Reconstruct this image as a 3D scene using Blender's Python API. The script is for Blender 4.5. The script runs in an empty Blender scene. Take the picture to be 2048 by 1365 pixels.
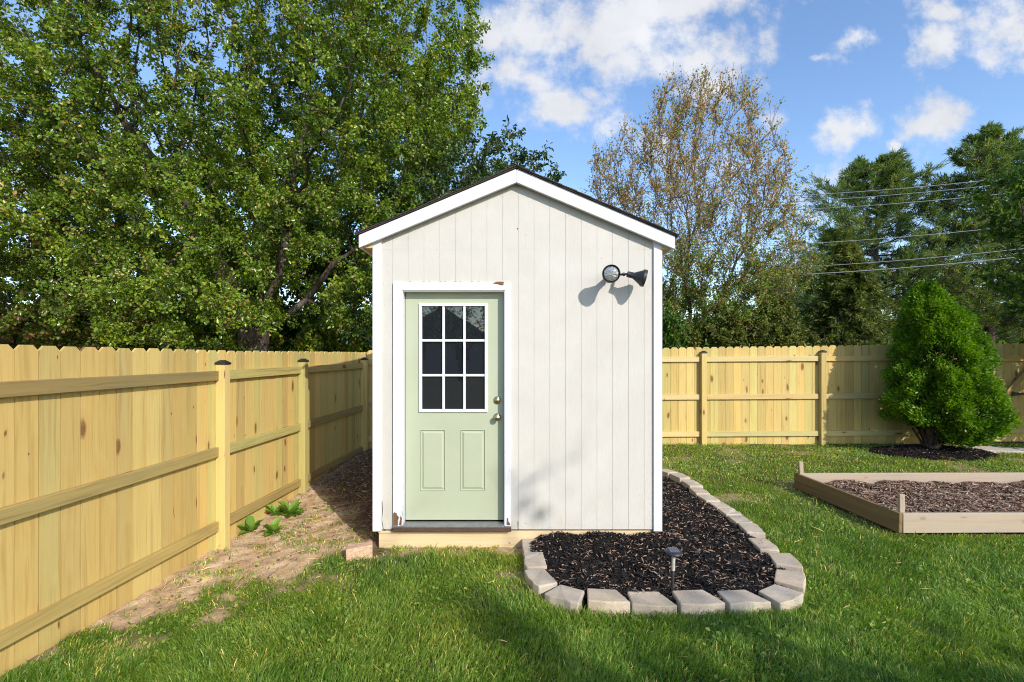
import bpy, math, random
import numpy as np
from mathutils import Vector, Matrix

random.seed(7)
rng = np.random.default_rng(7)
S = bpy.context.scene
COL = S.collection
R = math.radians
F, CU, HV, EYE = 1010.0, 1024.0, 703.0, 1.75


def at(u, v, y):
    """survey point: picture position u,v at distance y -> metres"""
    return Vector(((u - CU) / F * y, y, EYE - (v - HV) / F * y))


# ------------------------------------------------------------------ noise
def _hash(ix, iy, iz, seed):
    h = (ix.astype(np.int64) * 374761393 + iy.astype(np.int64) * 668265263 + iz.astype(np.int64) * 2147483647 + seed * 974634777) & 0xFFFFFFFF
    h = ((h ^ (h >> 13)) * 1274126177) & 0xFFFFFFFF
    h = (h ^ (h >> 16)) & 0xFFFFFFFF
    return h / 4294967295.0


def vnoise(x, y, z=None, seed=0):
    x = np.asarray(x, float); y = np.asarray(y, float)
    z = np.zeros_like(x) if z is None else np.asarray(z, float)
    ix, iy, iz = np.floor(x), np.floor(y), np.floor(z)
    fx, fy, fz = x - ix, y - iy, z - iz
    fx = fx * fx * (3 - 2 * fx); fy = fy * fy * (3 - 2 * fy); fz = fz * fz * (3 - 2 * fz)
    out = 0
    for dx in (0, 1):
        for dy in (0, 1):
            for dz in (0, 1):
                w = (fx if dx else 1 - fx) * (fy if dy else 1 - fy) * (fz if dz else 1 - fz)
                out = out + w * _hash(ix + dx, iy + dy, iz + dz, seed)
    return out


def fbm(x, y, z=None, seed=0, o=4):
    a, s, t, f = 0.5, 0, 0, 1.0
    for k in range(o):
        s = s + a * vnoise(np.asarray(x) * f, np.asarray(y) * f, None if z is None else np.asarray(z) * f, seed + k)
        t += a; a *= .5; f *= 2.03
    return s / t


def sstep(a, b, x):
    t = np.clip((np.asarray(x, float) - a) / (b - a), 0, 1)
    return t * t * (3 - 2 * t)


# ------------------------------------------------------------------ nodes
class G:
    def __init__(self, name):
        self.m = bpy.data.materials.new(name); self.m.use_nodes = True
        self.t = self.m.node_tree; self.t.nodes.clear()
        self.out = self.t.nodes.new('ShaderNodeOutputMaterial')

    def n(self, typ, props=None, **inp):
        nd = self.t.nodes.new('ShaderNode' + typ)
        for k, v in (props or {}).items(): setattr(nd, k, v)
        for k, v in inp.items():
            self.set(nd, k.replace('_', ' '), v)
        return nd

    def set(self, nd, k, v):
        s = nd.inputs[int(k[1:])] if k[0] == 'i' and k[1:].isdigit() else nd.inputs[k]
        if isinstance(v, bpy.types.NodeSocket): self.t.links.new(v, s)
        elif hasattr(v, 'outputs'): self.t.links.new(v.outputs[0], s)
        elif isinstance(v, (tuple, list)) and len(v) == 3 and s.type == 'RGBA': s.default_value = (*v, 1)
        else: s.default_value = v

    def math(self, op, a, b=0.0, c=0.0, clamp=False):
        return self.n('Math', {'operation': op, 'use_clamp': clamp}, i0=a, i1=b, i2=c).outputs[0]

    def vec(self, op, a, b=(0, 0, 0)):
        return self.n('VectorMath', {'operation': op}, i0=a, i1=b).outputs[0]

    def mix(self, f, a, b, blend='MIX'):
        return self.n('Mix', {'data_type': 'RGBA', 'blend_type': blend}, i0=f, i6=a, i7=b).outputs[2]

    def rng(self, v, a, b, c=0.0, d=1.0, smooth=False):
        return self.n('MapRange', {'interpolation_type': 'SMOOTHSTEP' if smooth else 'LINEAR'}, i0=v, i1=a, i2=b, i3=c, i4=d).outputs[0]

    def noise(self, vec, scale, detail=3.0, rough=.55, dist=0.0):
        return self.n('TexNoise', None, Vector=vec, Scale=scale, Detail=detail, Roughness=rough, Distortion=dist).outputs[0]

    def ramp(self, f, stops):
        nd = self.n('ValToRGB', None, Fac=f); e = nd.color_ramp.elements
        while len(e) > 1: e.remove(e[0])
        e[0].position = stops[0][0]; e[0].color = (*stops[0][1], 1)
        for p, c in stops[1:]:
            x = e.new(p); x.color = (*c, 1)
        return nd.outputs[0]

    def obj(self): return self.n('TexCoord').outputs['Object']
    def attr(self, name): return self.n('Attribute', {'attribute_name': name}).outputs['Fac']

    def bump(self, h, strength=.3, dist=.01):
        return self.n('Bump', None, Height=h, Strength=strength, Distance=dist).outputs[0]

    def surf(self, s):
        self.t.links.new(s.outputs[0] if hasattr(s, 'outputs') else s, self.out.inputs[0]); return self.m

    def pbr(self, col, rough=.6, bump=None, **kw):
        nd = self.n('BsdfPrincipled', None, Base_Color=col, Roughness=rough, **kw)
        if bump is not None: self.t.links.new(bump, nd.inputs['Normal'])
        return nd


def wood_mat(name, base, alt, dark, knot=(.16, .07, .025), rough=.75, knots=1.0, grey=0.0, vary=.85):
    g = G(name)
    uv = g.n('UVMap', {'uv_map': 'UVMap'}).outputs[0]; r = g.attr('rnd')
    sp = g.n('SeparateXYZ', None, i0=uv)
    r50 = g.math('MULTIPLY', r, 53.7); r13 = g.math('MULTIPLY', r, 171.3)
    p = g.n('CombineXYZ', None, i0=sp.outputs[0], i1=g.math('ADD', sp.outputs[1], r13), i2=r50).outputs[0]
    warp = g.noise(g.vec('MULTIPLY', p, (9, 2.2, 1)), 1.0, 2)
    pw = g.n('CombineXYZ', None, i0=g.math('ADD', sp.outputs[0], g.math('MULTIPLY', warp, .035)), i1=g.math('ADD', sp.outputs[1], r13), i2=r50).outputs[0]
    low = g.noise(g.vec('MULTIPLY', pw, (11, .55, 1)), 1.0, 3)
    grain = g.noise(g.vec('MULTIPLY', pw, (95, 2.4, 1)), 1.0, 5, .65)
    band = g.noise(g.vec('MULTIPLY', pw, (34, 1.1, 1)), 1.0, 2)
    col = g.mix(g.rng(low, .38, .62), base, alt)
    col = g.mix(g.rng(g.math('FRACT', g.math('MULTIPLY', r, 3.77)), 0, 1, 0, vary), col, g.mix(g.rng(g.math('FRACT', g.math('MULTIPLY', r, 7.31)), .3, .7), (.45, .435, .15), (.58, .395, .125)))
    col = g.mix(g.math('MULTIPLY', g.rng(band, .52, .70), .42), col, dark)
    col = g.mix(g.math('MULTIPLY', g.rng(grain, .50, .72), .34), col, dark)
    vv = g.rng(g.math('FRACT', g.math('MULTIPLY', r, 13.13)), 0, 1, .80, 1.12)
    col = g.n('HueSaturation', None, Color=col, Value=vv).outputs[0]
    # knots
    kv = g.n('CombineXYZ', None, i0=g.math('ADD', g.math('MULTIPLY', sp.outputs[0], 5.2), g.math('MULTIPLY', r, 91.0)),
             i1=g.math('ADD', g.math('MULTIPLY', sp.outputs[1], 2.1), g.math('MULTIPLY', r, 47.0)), i2=0.0).outputs[0]
    kv = g.vec('ADD', kv, g.vec('MULTIPLY', g.n('TexNoise', None, Vector=kv, Scale=2.2, Detail=1.0).outputs[1], (.22, .22, 0)))
    vo = g.n('TexVoronoi', {'voronoi_dimensions': '2D'}, Vector=kv, Scale=1.0)
    d = vo.outputs['Distance']; rc = g.n('SeparateColor', None, i0=vo.outputs['Color'])
    size = g.rng(rc.outputs[0], .58, 1.0, 0.0, .155 * knots)
    k_in = g.math('SUBTRACT', 1.0, g.rng(g.math('DIVIDE', d, g.math('ADD', size, .0005)), .55, 1.1), clamp=True)
    halo = g.math('SUBTRACT', 1.0, g.rng(g.math('DIVIDE', d, g.math('ADD', size, .0005)), .9, 2.4), clamp=True)
    ring = g.math('SINE', g.math('MULTIPLY', d, 190.0))
    col = g.mix(g.math('MULTIPLY', halo, .35), col, (.50, .27, .09))
    col = g.mix(g.math('MULTIPLY', k_in, g.rng(ring, -1, 1, .75, 1.0)), col, knot)
    blot = g.noise(g.vec('MULTIPLY', p, (7, 3.0, 1)), 1.0, 4, .6)
    col = g.mix(g.rng(blot, .55, .75, 0, .35), col, alt)
    if grey:
        col = g.mix(g.rng(g.noise(g.vec('MULTIPLY', p, (14, 1.5, 1)), 1.0, 4), .35, .65, grey * .6, grey), col, (.36, .31, .26))
    b = g.bump(g.math('ADD', grain, g.math('MULTIPLY', k_in, .6)), .35, .002)
    return g.surf(g.pbr(col, rough, b, Specular_IOR_Level=.25))


def leaf_mat(name, stops, rough=.38, trans=.38, spec=.5, k=(1, 1, 1)):
    stops = [(p, tuple(a * b for a, b in zip(c, k))) for p, c in stops]
    g = G(name); t = g.attr('tint'); col = g.ramp(t, stops)
    p = g.pbr(col, rough, Specular_IOR_Level=spec)
    tc = g.mix(1.0, col, (1.0, 1.0, .32), 'MULTIPLY')
    tc = g.n('HueSaturation', None, Color=tc, Value=1.7)
    tr = g.n('BsdfTranslucent', None, Color=tc.outputs[0])
    return g.surf(g.n('MixShader', None, i0=trans, i1=p, i2=tr))


def bark_mat(name, a, b, scale=9):
    g = G(name); o = g.obj()
    q = g.vec('MULTIPLY', o, (1, 1, .28))
    n = g.noise(q, scale * 2.2, 6, .7, .6); n2 = g.noise(o, scale * .35, 2)
    col = g.mix(g.rng(n, .35, .65), a, b)
    col = g.mix(g.rng(n2, .52, .72, 0, .5), col, (.20, .19, .15))
    return g.surf(g.pbr(col, .9, g.bump(n, .9, .03), Specular_IOR_Level=.15))


def plain(name, col, rough=.5, var=.12, scale=14, bump=.12, **kw):
    g = G(name); o = g.obj(); n = g.noise(o, scale, 5, .6)
    c = g.mix(g.rng(n, .3, .7), tuple(x * (1 - var) for x in col), tuple(min(1, x * (1 + var)) for x in col))
    return g.surf(g.pbr(c, rough, g.bump(n, bump, .004), **kw))


M = {}
M['picket'] = wood_mat('fence_picket_wood', (.58, .40, .13), (.565, .425, .16), (.36, .205, .055))
M['rail'] = wood_mat('fence_rail_wood', (.37, .245, .085), (.27, .215, .09), (.16, .095, .035), knots=1.15)
M['rail_pale'] = wood_mat('fence_rail_pale_wood', (.66, .50, .24), (.60, .49, .26), (.42, .27, .11))
M['post'] = wood_mat('fence_post_wood', (.60, .45, .17), (.54, .43, .17), (.38, .25, .09), knots=.9)
M['bedwood_shaded'] = wood_mat('shaded_bed_board', (.20, .125, .06), (.16, .10, .05), (.08, .045, .025), vary=.1)  # left end board: shade of its sunless side put into a darker brown
M['bedwood'] = wood_mat('weathered_bed_board', (.50, .36, .23), (.42, .31, .20), (.20, .12, .07), grey=.7, knots=1.3, vary=.12)
M['plinth'] = wood_mat('plinth_timber', (.60, .46, .27), (.54, .42, .26), (.38, .26, .14), knots=.3, vary=.2)
M['cap'] = plain('post_cap_black', (.018, .018, .02), .42)
M['iron'] = plain('black_iron', (.012, .012, .013), .45)


def siding_mat():
    g = G('painted_siding'); o = g.obj()
    fib = g.noise(g.vec('MULTIPLY', o, (1, 1, .045)), 210, 5, .7, .3)
    big = g.noise(o, 2.3, 4, .6)
    col = g.mix(g.rng(big, .3, .7), (.505, .478, .430), (.555, .528, .480))
    col = g.mix(g.rng(fib, .55, .78, 0, .22), col, (.33, .30, .26))
    sp = g.n('SeparateXYZ', None, i0=o)
    low = g.math('MULTIPLY', g.rng(sp.outputs[2], .06, .34, 1, 0), g.rng(g.noise(g.vec('MULTIPLY', o, (1, 1, .4)), 9, 5, .7),   .50, .72, 0, .55))
    col = g.mix(low, col, (.46, .38, .27))
    speck = g.n('TexVoronoi', None, Vector=o, Scale=9.0)
    sk = g.math('LESS_THAN', speck.outputs[0], .035)
    col = g.mix(g.math('MULTIPLY', sk, .5), col, (.15, .12, .09))
    return g.surf(g.pbr(col, .62, g.bump(fib, .5, .003), Specular_IOR_Level=.3))


M['siding'] = siding_mat()


def trim_mat(name, col, peel=0.0):
    g = G(name); o = g.obj()
    n = g.noise(g.vec('MULTIPLY', o, (1, 1, .22)), 46, 5, .7, .4); b = g.noise(o, 3.1, 3)
    c = g.mix(g.rng(b, .3, .7), tuple(x * .95 for x in col), col)
    if peel:
        sp = g.n('SeparateXYZ', None, i0=o)
        zf = g.rng(sp.outputs[2], .1, 1.0, peel, peel * .12)
        e = g.math('MULTIPLY', g.rng(n, .60, .66), zf)
        c = g.mix(e, c, (.30, .29, .29))
    return g.surf(g.pbr(c, .5, g.bump(n, .18, .003), Specular_IOR_Level=.35))


M['trim'] = trim_mat('white_trim_paint', (.70, .705, .725))
M['casing'] = trim_mat('peeling_casing_paint', (.70, .705, .725), .9)
M['sash'] = trim_mat('window_sash_paint', (.72, .72, .725))


def door_mat():
    g = G('sage_green_door_paint'); o = g.obj()
    a = g.noise(o, 1.9, 3); f = g.noise(o, 90, 3)
    c = g.mix(g.rng(a, .3, .7), (.38, .41, .29), (.42, .45, .325))
    sp = g.n('SeparateXYZ', None, i0=o)
    dirt = g.math('MULTIPLY', g.rng(sp.outputs[2], .1, .7, 1, .1), g.rng(g.noise(o, 7, 5, .7), .48, .74, 0, .5))
    c = g.mix(dirt, c, (.36, .37, .28))
    return g.surf(g.pbr(c, .42, g.bump(f, .06, .002)))


M['door'] = door_mat()
g = G('dark_window_glass')
M['glass'] = g.surf(g.pbr((.012, .014, .017), .015, g.bump(g.noise(g.obj(), 3.0, 2), .02, .02), IOR=1.95))
M['brass'] = G('brass'); M['brass'] = M['brass'].surf(M['brass'].pbr((.50, .42, .26), .3, Metallic=1.0))
M['sill'] = plain('aluminium_sill', (.30, .30, .30), .42, .2, 30, Metallic=.55)
M['brownwood'] = plain('dark_brown_timber', (.075, .042, .03), .7, .35, 40, .4)
M['rot'] = plain('rotten_wood', (.17, .085, .04), .95, .6, 60, .9)
M['crack'] = plain('crack_dark', (.05, .04, .03), .95)
M['lampblack'] = plain('lamp_housing', (.022, .023, .026), .42, .3, 25)
M['soffit'] = plain('raw_soffit_board', (.52, .38, .21), .8, .2, 18)


def lens_mat():
    g = G('lamp_lens'); o = g.obj()
    n = g.n('TexVoronoi', None, Vector=o, Scale=55.0).outputs[0]
    return g.surf(g.pbr(g.mix(n, (.26, .27, .27), (.46, .46, .44)), .16, g.bump(n, .5, .006), Metallic=.55))


M['lens'] = lens_mat()


def shingle_mat():
    g = G('asphalt_shingle'); o = g.obj()
    n = g.noise(o, 120, 3, .7); c = g.n('TexVoronoi', None, Vector=g.vec('MULTIPLY', o, (3, 6, 3)), Scale=1.6).outputs[1]
    b = g.mix(g.rng(n, .3, .7), (.028, .022, .018), (.11, .09, .075))
    return g.surf(g.pbr(g.mix(.25, b, c, 'MULTIPLY'), .95, g.bump(n, .8, .006), Specular_IOR_Level=.15))


M['shingle'] = shingle_mat()


def stone_mat():
    g = G('tan_concrete_block'); o = g.obj(); r = g.attr('rnd')
    off = g.n('CombineXYZ', None, i0=g.math('MULTIPLY', r, 31.0), i1=g.math('MULTIPLY', r, 17.0), i2=0.0).outputs[0]
    p = g.vec('ADD', o, off)
    f = g.noise(p, 150, 4, .75); m = g.noise(p, 8, 5, .65); l = g.noise(p, 3.0, 2)
    c = g.mix(g.rng(r, 0, 1), (.56, .45, .325), (.54, .465, .37))
    c = g.mix(g.rng(m, .42, .66, 0, .55), c, (.47, .35, .22))
    c = g.mix(g.rng(l, .45, .72, 0, .7), c, (.32, .275, .23))
    c = g.mix(g.rng(f, .58, .75, 0, .45), c, (.24, .20, .16))
    h = g.math('ADD', g.math('MULTIPLY', m, 1.6), f)
    return g.surf(g.pbr(c, .92, g.bump(h, .8, .006), Specular_IOR_Level=.2))


M['stone'] = stone_mat()
M['brick'] = plain('old_tan_brick', (.52, .34, .22), .92, .3, 40, .8)
M['path'] = plain('concrete_path', (.47, .42, .36), .9, .2, 20, .5)


def chips_mat(name, stops):
    g = G(name); t = g.attr('tint'); o = g.obj(); n = g.noise(o, 130, 4, .7)
    c = g.mix(g.rng(n, .3, .75, 0, .5), g.ramp(t, stops), (.02, .014, .01))
    return g.surf(g.pbr(c, .85, g.bump(n, .6, .006), Specular_IOR_Level=.25))


M['mulch'] = chips_mat('black_mulch', [(0, (.008, .007, .007)), (.45, (.022, .018, .017)), (.62, (.035, .026, .022)), (.66, (.30, .17, .10)), (1, (.52, .36, .26))])
M['chips'] = chips_mat('brown_wood_chips', [(0, (.11, .065, .042)), (.4, (.31, .18, .12)), (.75, (.52, .36, .25)), (1, (.68, .54, .40))])


def ground_mat():
    g = G('yard_ground'); o = g.n('NewGeometry').outputs['Position']
    d = g.attr('dirt'); w = g.attr('litter')
    f = g.noise(o, 70, 6, .75); m = g.noise(o, 7, 5, .65); pe = g.n('TexVoronoi', None, Vector=o, Scale=48.0).outputs[0]
    soil = g.mix(g.rng(m, .36, .64), (.45, .29, .165), (.69, .505, .32))
    soil = g.mix(g.rng(f, .46, .70, .0, .8), soil, (.27, .175, .10))
    soil = g.mix(g.math('LESS_THAN', pe, .12), soil, (.58, .45, .32))
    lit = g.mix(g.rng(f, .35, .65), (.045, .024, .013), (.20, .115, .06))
    soil = g.mix(w, soil, lit)  # leaf litter brown, also darkens the soil inside the shed's shadow outline
    lawn = g.mix(g.rng(f, .35, .65), (.040, .048, .014), (.12, .11, .04))
    lawn = g.mix(g.rng(m, .45, .7, 0, .5), lawn, (.14, .10, .045))
    c = g.mix(d, lawn, soil)
    h = g.math('ADD', f, g.math('MULTIPLY', m, 1.5))
    return g.surf(g.pbr(c, .95, g.bump(h, .6, .015), Specular_IOR_Level=.1))


M['ground'] = ground_mat()
M['grass'] = leaf_mat('grass_blades', [(0, (.030, .072, .012)), (.35, (.055, .118, .018)), (.62, (.095, .165, .030)), (.80, (.16, .20, .050)), (.9, (.30, .27, .11)), (1, (.50, .42, .25))], .45, .42, .45, (2.4, 2.1, 1.6))
M['weed'] = leaf_mat('weed_leaf', [(0, (.12, .25, .03)), (1, (.24, .40, .06))], .45, .35)
M['pear'] = leaf_mat('pear_leaves', [(0, (.030, .070, .010)), (.45, (.062, .128, .016)), (.72, (.115, .19, .025)), (.84, (.16, .22, .04)), (.87, (.12, .125, .05)), (1, (.17, .16, .085))], .30, .36, .6, (2.55, 1.95, 1.25))
M['redleaf'] = leaf_mat('russet_leaves', [(0, (.045, .08, .014)), (.70, (.10, .14, .02)), (.8, (.14, .085, .03)), (1, (.19, .105, .045))], .4, .4, .5, (1.5, 1.4, 1.3))
M['darkleaf'] = leaf_mat('shade_tree_leaves', [(0, (.022, .050, .010)), (.6, (.045, .095, .016)), (1, (.09, .15, .03))], .4, .4, .5, (1.9, 1.75, 1.3))
M['cherry'] = leaf_mat('cherry_leaves', [(0, (.022, .052, .012)), (.7, (.045, .095, .02)), (1, (.11, .15, .04))], .4, .3)
M['maple'] = leaf_mat('maple_leaves', [(0, (.065, .125, .018)), (.4, (.13, .19, .03)), (.55, (.24, .175, .072)), (.75, (.30, .175, .095)), (1, (.36, .225, .145))], .5, .42, .3, (1.45, 1.5, 1.5))
M['pine'] = leaf_mat('pine_needles', [(0, (.022, .048, .020)), (.5, (.048, .088, .032)), (.85, (.088, .125, .042)), (1, (.17, .14, .06))], .5, .34, .3, (2.7, 2.25, 1.8))
M['hemlock'] = leaf_mat('hemlock_needles', [(0, (.022, .042, .012)), (.6, (.055, .080, .022)), (1, (.11, .12, .04))], .5, .32, .3, (2.2, 1.85, 1.3))
M['spruce'] = leaf_mat('dwarf_evergreen_shoots', [(0, (.04, .11, .008)), (.5, (.12, .245, .014)), (.93, (.23, .37, .02)), (.97, (.3, .3, .1)), (1, (.5, .5, .35))], .42, .3, .4)
M['bark'] = bark_mat('dark_bark', (.032, .023, .017), (.10, .074, .055))
M['greybark'] = bark_mat('grey_bark', (.10, .085, .065), (.24, .20, .16))
M['redbark'] = bark_mat('reddish_grey_bark', (.075, .05, .038), (.15, .10, .078))
M['wire'] = plain('wire_sheath', (.32, .32, .33), .35, .1)
M['wire_dark'] = plain('wire_dark', (.10, .10, .11), .4, .1)
M['solar'] = plain('solar_cell', (.10, .115, .15), .22, .2, 60)
M['clear'] = plain('frosted_plastic', (.42, .40, .36), .3)
M['housewall'] = plain('house_wall', (.34, .30, .27), .8)
M['houseroof'] = plain('house_roof', (.05, .05, .055), .9)

# ------------------------------------------------------------------ object helpers
WL = {}


def wl(o): return WL.get(o.name, Vector((0, 0, 0))) if o else Vector((0, 0, 0))


def tag(o, label=None, cat=None, group=None, kind=None):
    if label: o['label'] = label
    if cat: o['category'] = cat
    if group: o['group'] = group
    if kind: o['kind'] = kind
    return o


def thing(name, loc, label, cat, group=None):
    o = bpy.data.objects.new(name, None); COL.objects.link(o); o.empty_display_size = .1
    o.location = loc; WL[o.name] = Vector(loc)
    return tag(o, label, cat, group)


def link_mesh(name, me, mats, parent=None, origin=None):
    o = bpy.data.objects.new(name, me); COL.objects.link(o)
    for m in (mats if isinstance(mats, (list, tuple)) else [mats]): me.materials.append(m)
    if parent: o.parent = parent
    return o


class MB:
    def __init__(self): self.v = []; self.f = []; self.uv = []; self.r = []; self.m = []

    def poly(self, idx, uvs, r, m): self.f.append(idx); self.uv.append(uvs); self.r.append(r); self.m.append(m)

    def hull(self, bot, top, r=0., m=0, along=None):
        """prism between two matching rings (bot reversed normal); uv by dominant axes; along = long axis"""
        n = len(bot); b = len(self.v); self.v += [Vector(p) for p in bot] + [Vector(p) for p in top]
        A = (Vector(along) if along is not None else (Vector(top[0]) - Vector(bot[0]))).normalized()
        faces = [list(range(b + n - 1, b - 1, -1)), list(range(b + n, b + 2 * n))]
        for i in range(n):
            j = (i + 1) % n; faces.append([b + i, b + j, b + n + j, b + n + i])
        for f in faces:
            P = [self.v[i] for i in f]; nn = (P[1] - P[0]).cross(P[2] - P[0])
            if nn.length < 1e-12: nn = Vector((0, 0, 1))
            nn.normalize(); side = A.cross(nn)
            if side.length < .1: side = A.orthogonal()
            side.normalize(); al = A if abs(A.dot(nn)) < .7 else nn.cross(side)
            self.poly(f, [((p - self.v[b]).dot(side), (p - self.v[b]).dot(al)) for p in P], r, m)

    def box(self, lo, hi, r=0., m=0, axis=2):
        x0, y0, z0 = lo; x1, y1, z1 = hi
        al = [(1, 0, 0), (0, 1, 0), (0, 0, 1)][axis]
        self.hull([(x0, y0, z0), (x1, y0, z0), (x1, y1, z0), (x0, y1, z0)], [(x0, y0, z1), (x1, y0, z1), (x1, y1, z1), (x0, y1, z1)], r, m, al)

    def beam(self, p0, p1, w, t, side, r=0., m=0):
        """board from p0 to p1; w along 'side', t along the third axis"""
        p0, p1 = Vector(p0), Vector(p1); d = (p1 - p0).normalized(); s = Vector(side); s = (s - d * s.dot(d)).normalized(); k = d.cross(s)
        q = [s * w / 2 + k * t / 2, -s * w / 2 + k * t / 2, -s * w / 2 - k * t / 2, s * w / 2 - k * t / 2]
        self.hull([p0 + a for a in q], [p1 + a for a in q], r, m, d)

    def lathe(self, prof, p0, axis, seg=20, r=0., m=0):
        p0 = Vector(p0); a = Vector(axis).normalized(); s = a.orthogonal().normalized(); k = a.cross(s)
        b = len(self.v)
        for (rad, h) in prof:
            for i in range(seg):
                t = 2 * math.pi * i / seg; self.v.append(p0 + a * h + (s * math.cos(t) + k * math.sin(t)) * rad)
        for j in range(len(prof) - 1):
            for i in range(seg):
                i2 = (i + 1) % seg
                self.poly([b + j * seg + i, b + j * seg + i2, b + (j + 1) * seg + i2, b + (j + 1) * seg + i], [(0, 0), (0, 1), (1, 1), (1, 0)], r, m)
        self.poly([b + i for i in range(seg - 1, -1, -1)], [(0, 0)] * seg, r, m)
        e = b + (len(prof) - 1) * seg
        self.poly([e + i for i in range(seg)], [(0, 0)] * seg, r, m)

    def build(self, name, mats, parent=None, bevel=0., smooth=False, label=None, seg=1):
        o0 = wl(parent)
        V = [p - o0 for p in self.v]
        c = Vector((0, 0, 0))
        if parent is not None or True:
            for p in V: c += p
            c /= max(1, len(V)); c.z = min(p.z for p in V)
        me = bpy.data.meshes.new(name); me.from_pydata([p - c for p in V], [], self.f); me.update()
        uvl = me.uv_layers.new(name='UVMap')
        flat = [x for f in self.uv for p in f for x in p]; uvl.data.foreach_set('uv', flat)
        a = me.attributes.new('rnd', 'FLOAT', 'FACE'); a.data.foreach_set('value', self.r)
        me.polygons.foreach_set('material_index', self.m)
        if smooth: me.polygons.foreach_set('use_smooth', [True] * len(self.f))
        o = link_mesh(name, me, mats, parent); o.location = c; WL[o.name] = o0 + c
        if smooth:
            me.set_sharp_from_angle(angle=R(38))
        if bevel:
            md = o.modifiers.new('edge', 'BEVEL'); md.width = bevel; md.segments = seg; md.limit_method = 'ANGLE'; md.angle_limit = R(40)
        if label: o['label'] = label
        return o


def np_mesh(name, V, faces, mat, parent=None, attrs=None, smooth=False, loc=None):
    """V (n,3) ; faces list of int arrays (m,k); attrs dict name -> per-face array"""
    loc = wl(parent) if loc is None else Vector(loc)
    V = np.asarray(V, np.float32) - np.array(loc, np.float32)
    me = bpy.data.meshes.new(name)
    loops = np.concatenate([f.ravel() for f in faces]).astype(np.int32)
    tot = np.concatenate([np.full(len(f), f.shape[1], np.int32) for f in faces])
    st = np.concatenate([[0], np.cumsum(tot)[:-1]]).astype(np.int32)
    me.vertices.add(len(V)); me.vertices.foreach_set('co', V.ravel())
    me.loops.add(len(loops)); me.loops.foreach_set('vertex_index', loops)
    me.polygons.add(len(tot)); me.polygons.foreach_set('loop_start', st); me.polygons.foreach_set('loop_total', tot)
    if smooth: me.polygons.foreach_set('use_smooth', np.ones(len(tot), bool))
    me.update(calc_edges=True)
    for k, (dom, val) in (attrs or {}).items():
        a = me.attributes.new(k, 'FLOAT', dom); a.data.foreach_set('value', np.asarray(val, np.float32))
    o = link_mesh(name, me, mat, parent)
    if parent is None: o.location = loc
    WL[o.name] = loc
    return o


def norm(a): return a / np.maximum(np.linalg.norm(a, axis=-1, keepdims=True), 1e-9)


def leaves(B, D, L, W, fold=.25, nrm=None, simple=False):
    """B base (n,3), D direction (n,3), L length, W width -> verts, faces"""
    n = len(B); D = norm(D)
    if nrm is None: nrm = rng.normal(size=(n, 3)) + np.array([.25, -.25, .7])
    s = norm(np.cross(D, nrm)); k = np.cross(s, D)
    L = np.broadcast_to(L, (n,))[:, None]; W = np.broadcast_to(W, (n,))[:, None]
    if simple:
        m = B + D * L * .45
        V = np.stack([B, m + s * W * .5 + k * W * fold, B + D * L, m - s * W * .5 + k * W * fold], 1).reshape(-1, 3)
        i = np.arange(n)[:, None] * 4
        return V, [np.concatenate([i + np.array([[0, 1, 2]]), i + np.array([[0, 2, 3]])], 1).reshape(-1, 3)], 2
    a = B + D * L * .3; c = B + D * L * .68
    V = np.stack([B, a + s * W * .48 + k * W * fold, c + s * W * .40 + k * W * fold, B + D * L - k * L * .08, c - s * W * .40 + k * W * fold, a - s * W * .48 + k * W * fold], 1).reshape(-1, 3)
    i = np.arange(n)[:, None] * 6
    return V, [np.concatenate([i + np.array([[0, 1, 2, 3]]), i + np.array([[0, 3, 4, 5]])], 1).reshape(-1, 4)], 2


def tubes(P0, P1, R0, R1, thick=.03):
    """cone segments -> verts, faces"""
    Vs, Fs, off = [], [], 0
    P0, P1, R0, R1 = map(np.asarray, (P0, P1, R0, R1))
    for sides, sel in ((9, R0 > thick), (3, R0 <= thick)):
        if not sel.any(): continue
        a, b, ra, rb = P0[sel], P1[sel], R0[sel], R1[sel]; d = norm(b - a)
        h = np.where(np.abs(d[:, 2:3]) < .9, np.array([[0, 0, 1.]]), np.array([[1., 0, 0]]))
        s = norm(np.cross(d, h)); k = np.cross(d, s)
        t = np.arange(sides) * 2 * np.pi / sides
        ring = s[:, None] * np.cos(t)[None, :, None] + k[:, None] * np.sin(t)[None, :, None]
        V = np.concatenate([a[:, None] + ring * ra[:, None, None], b[:, None] + d[:, None] * (rb * .5)[:, None, None] + ring * rb[:, None, None]], 1)
        n = len(a); base = np.arange(n)[:, None, None] * 2 * sides
        i = np.arange(sides); j = (i + 1) % sides
        q = np.stack([i, j, j + sides, i + sides], -1)[None]
        Fs.append((base + q).reshape(-1, 4) + off); Vs.append(V.reshape(-1, 3)); off += n * 2 * sides
    return np.concatenate(Vs), Fs


def ellips(n, c, r, hollow=0.):
    p = rng.normal(size=(n, 3)); p = norm(p) * (hollow + (1 - hollow) * rng.random((n, 1))) ** (1 / 2.4)
    return np.array(c) + p * np.array(r)


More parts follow.
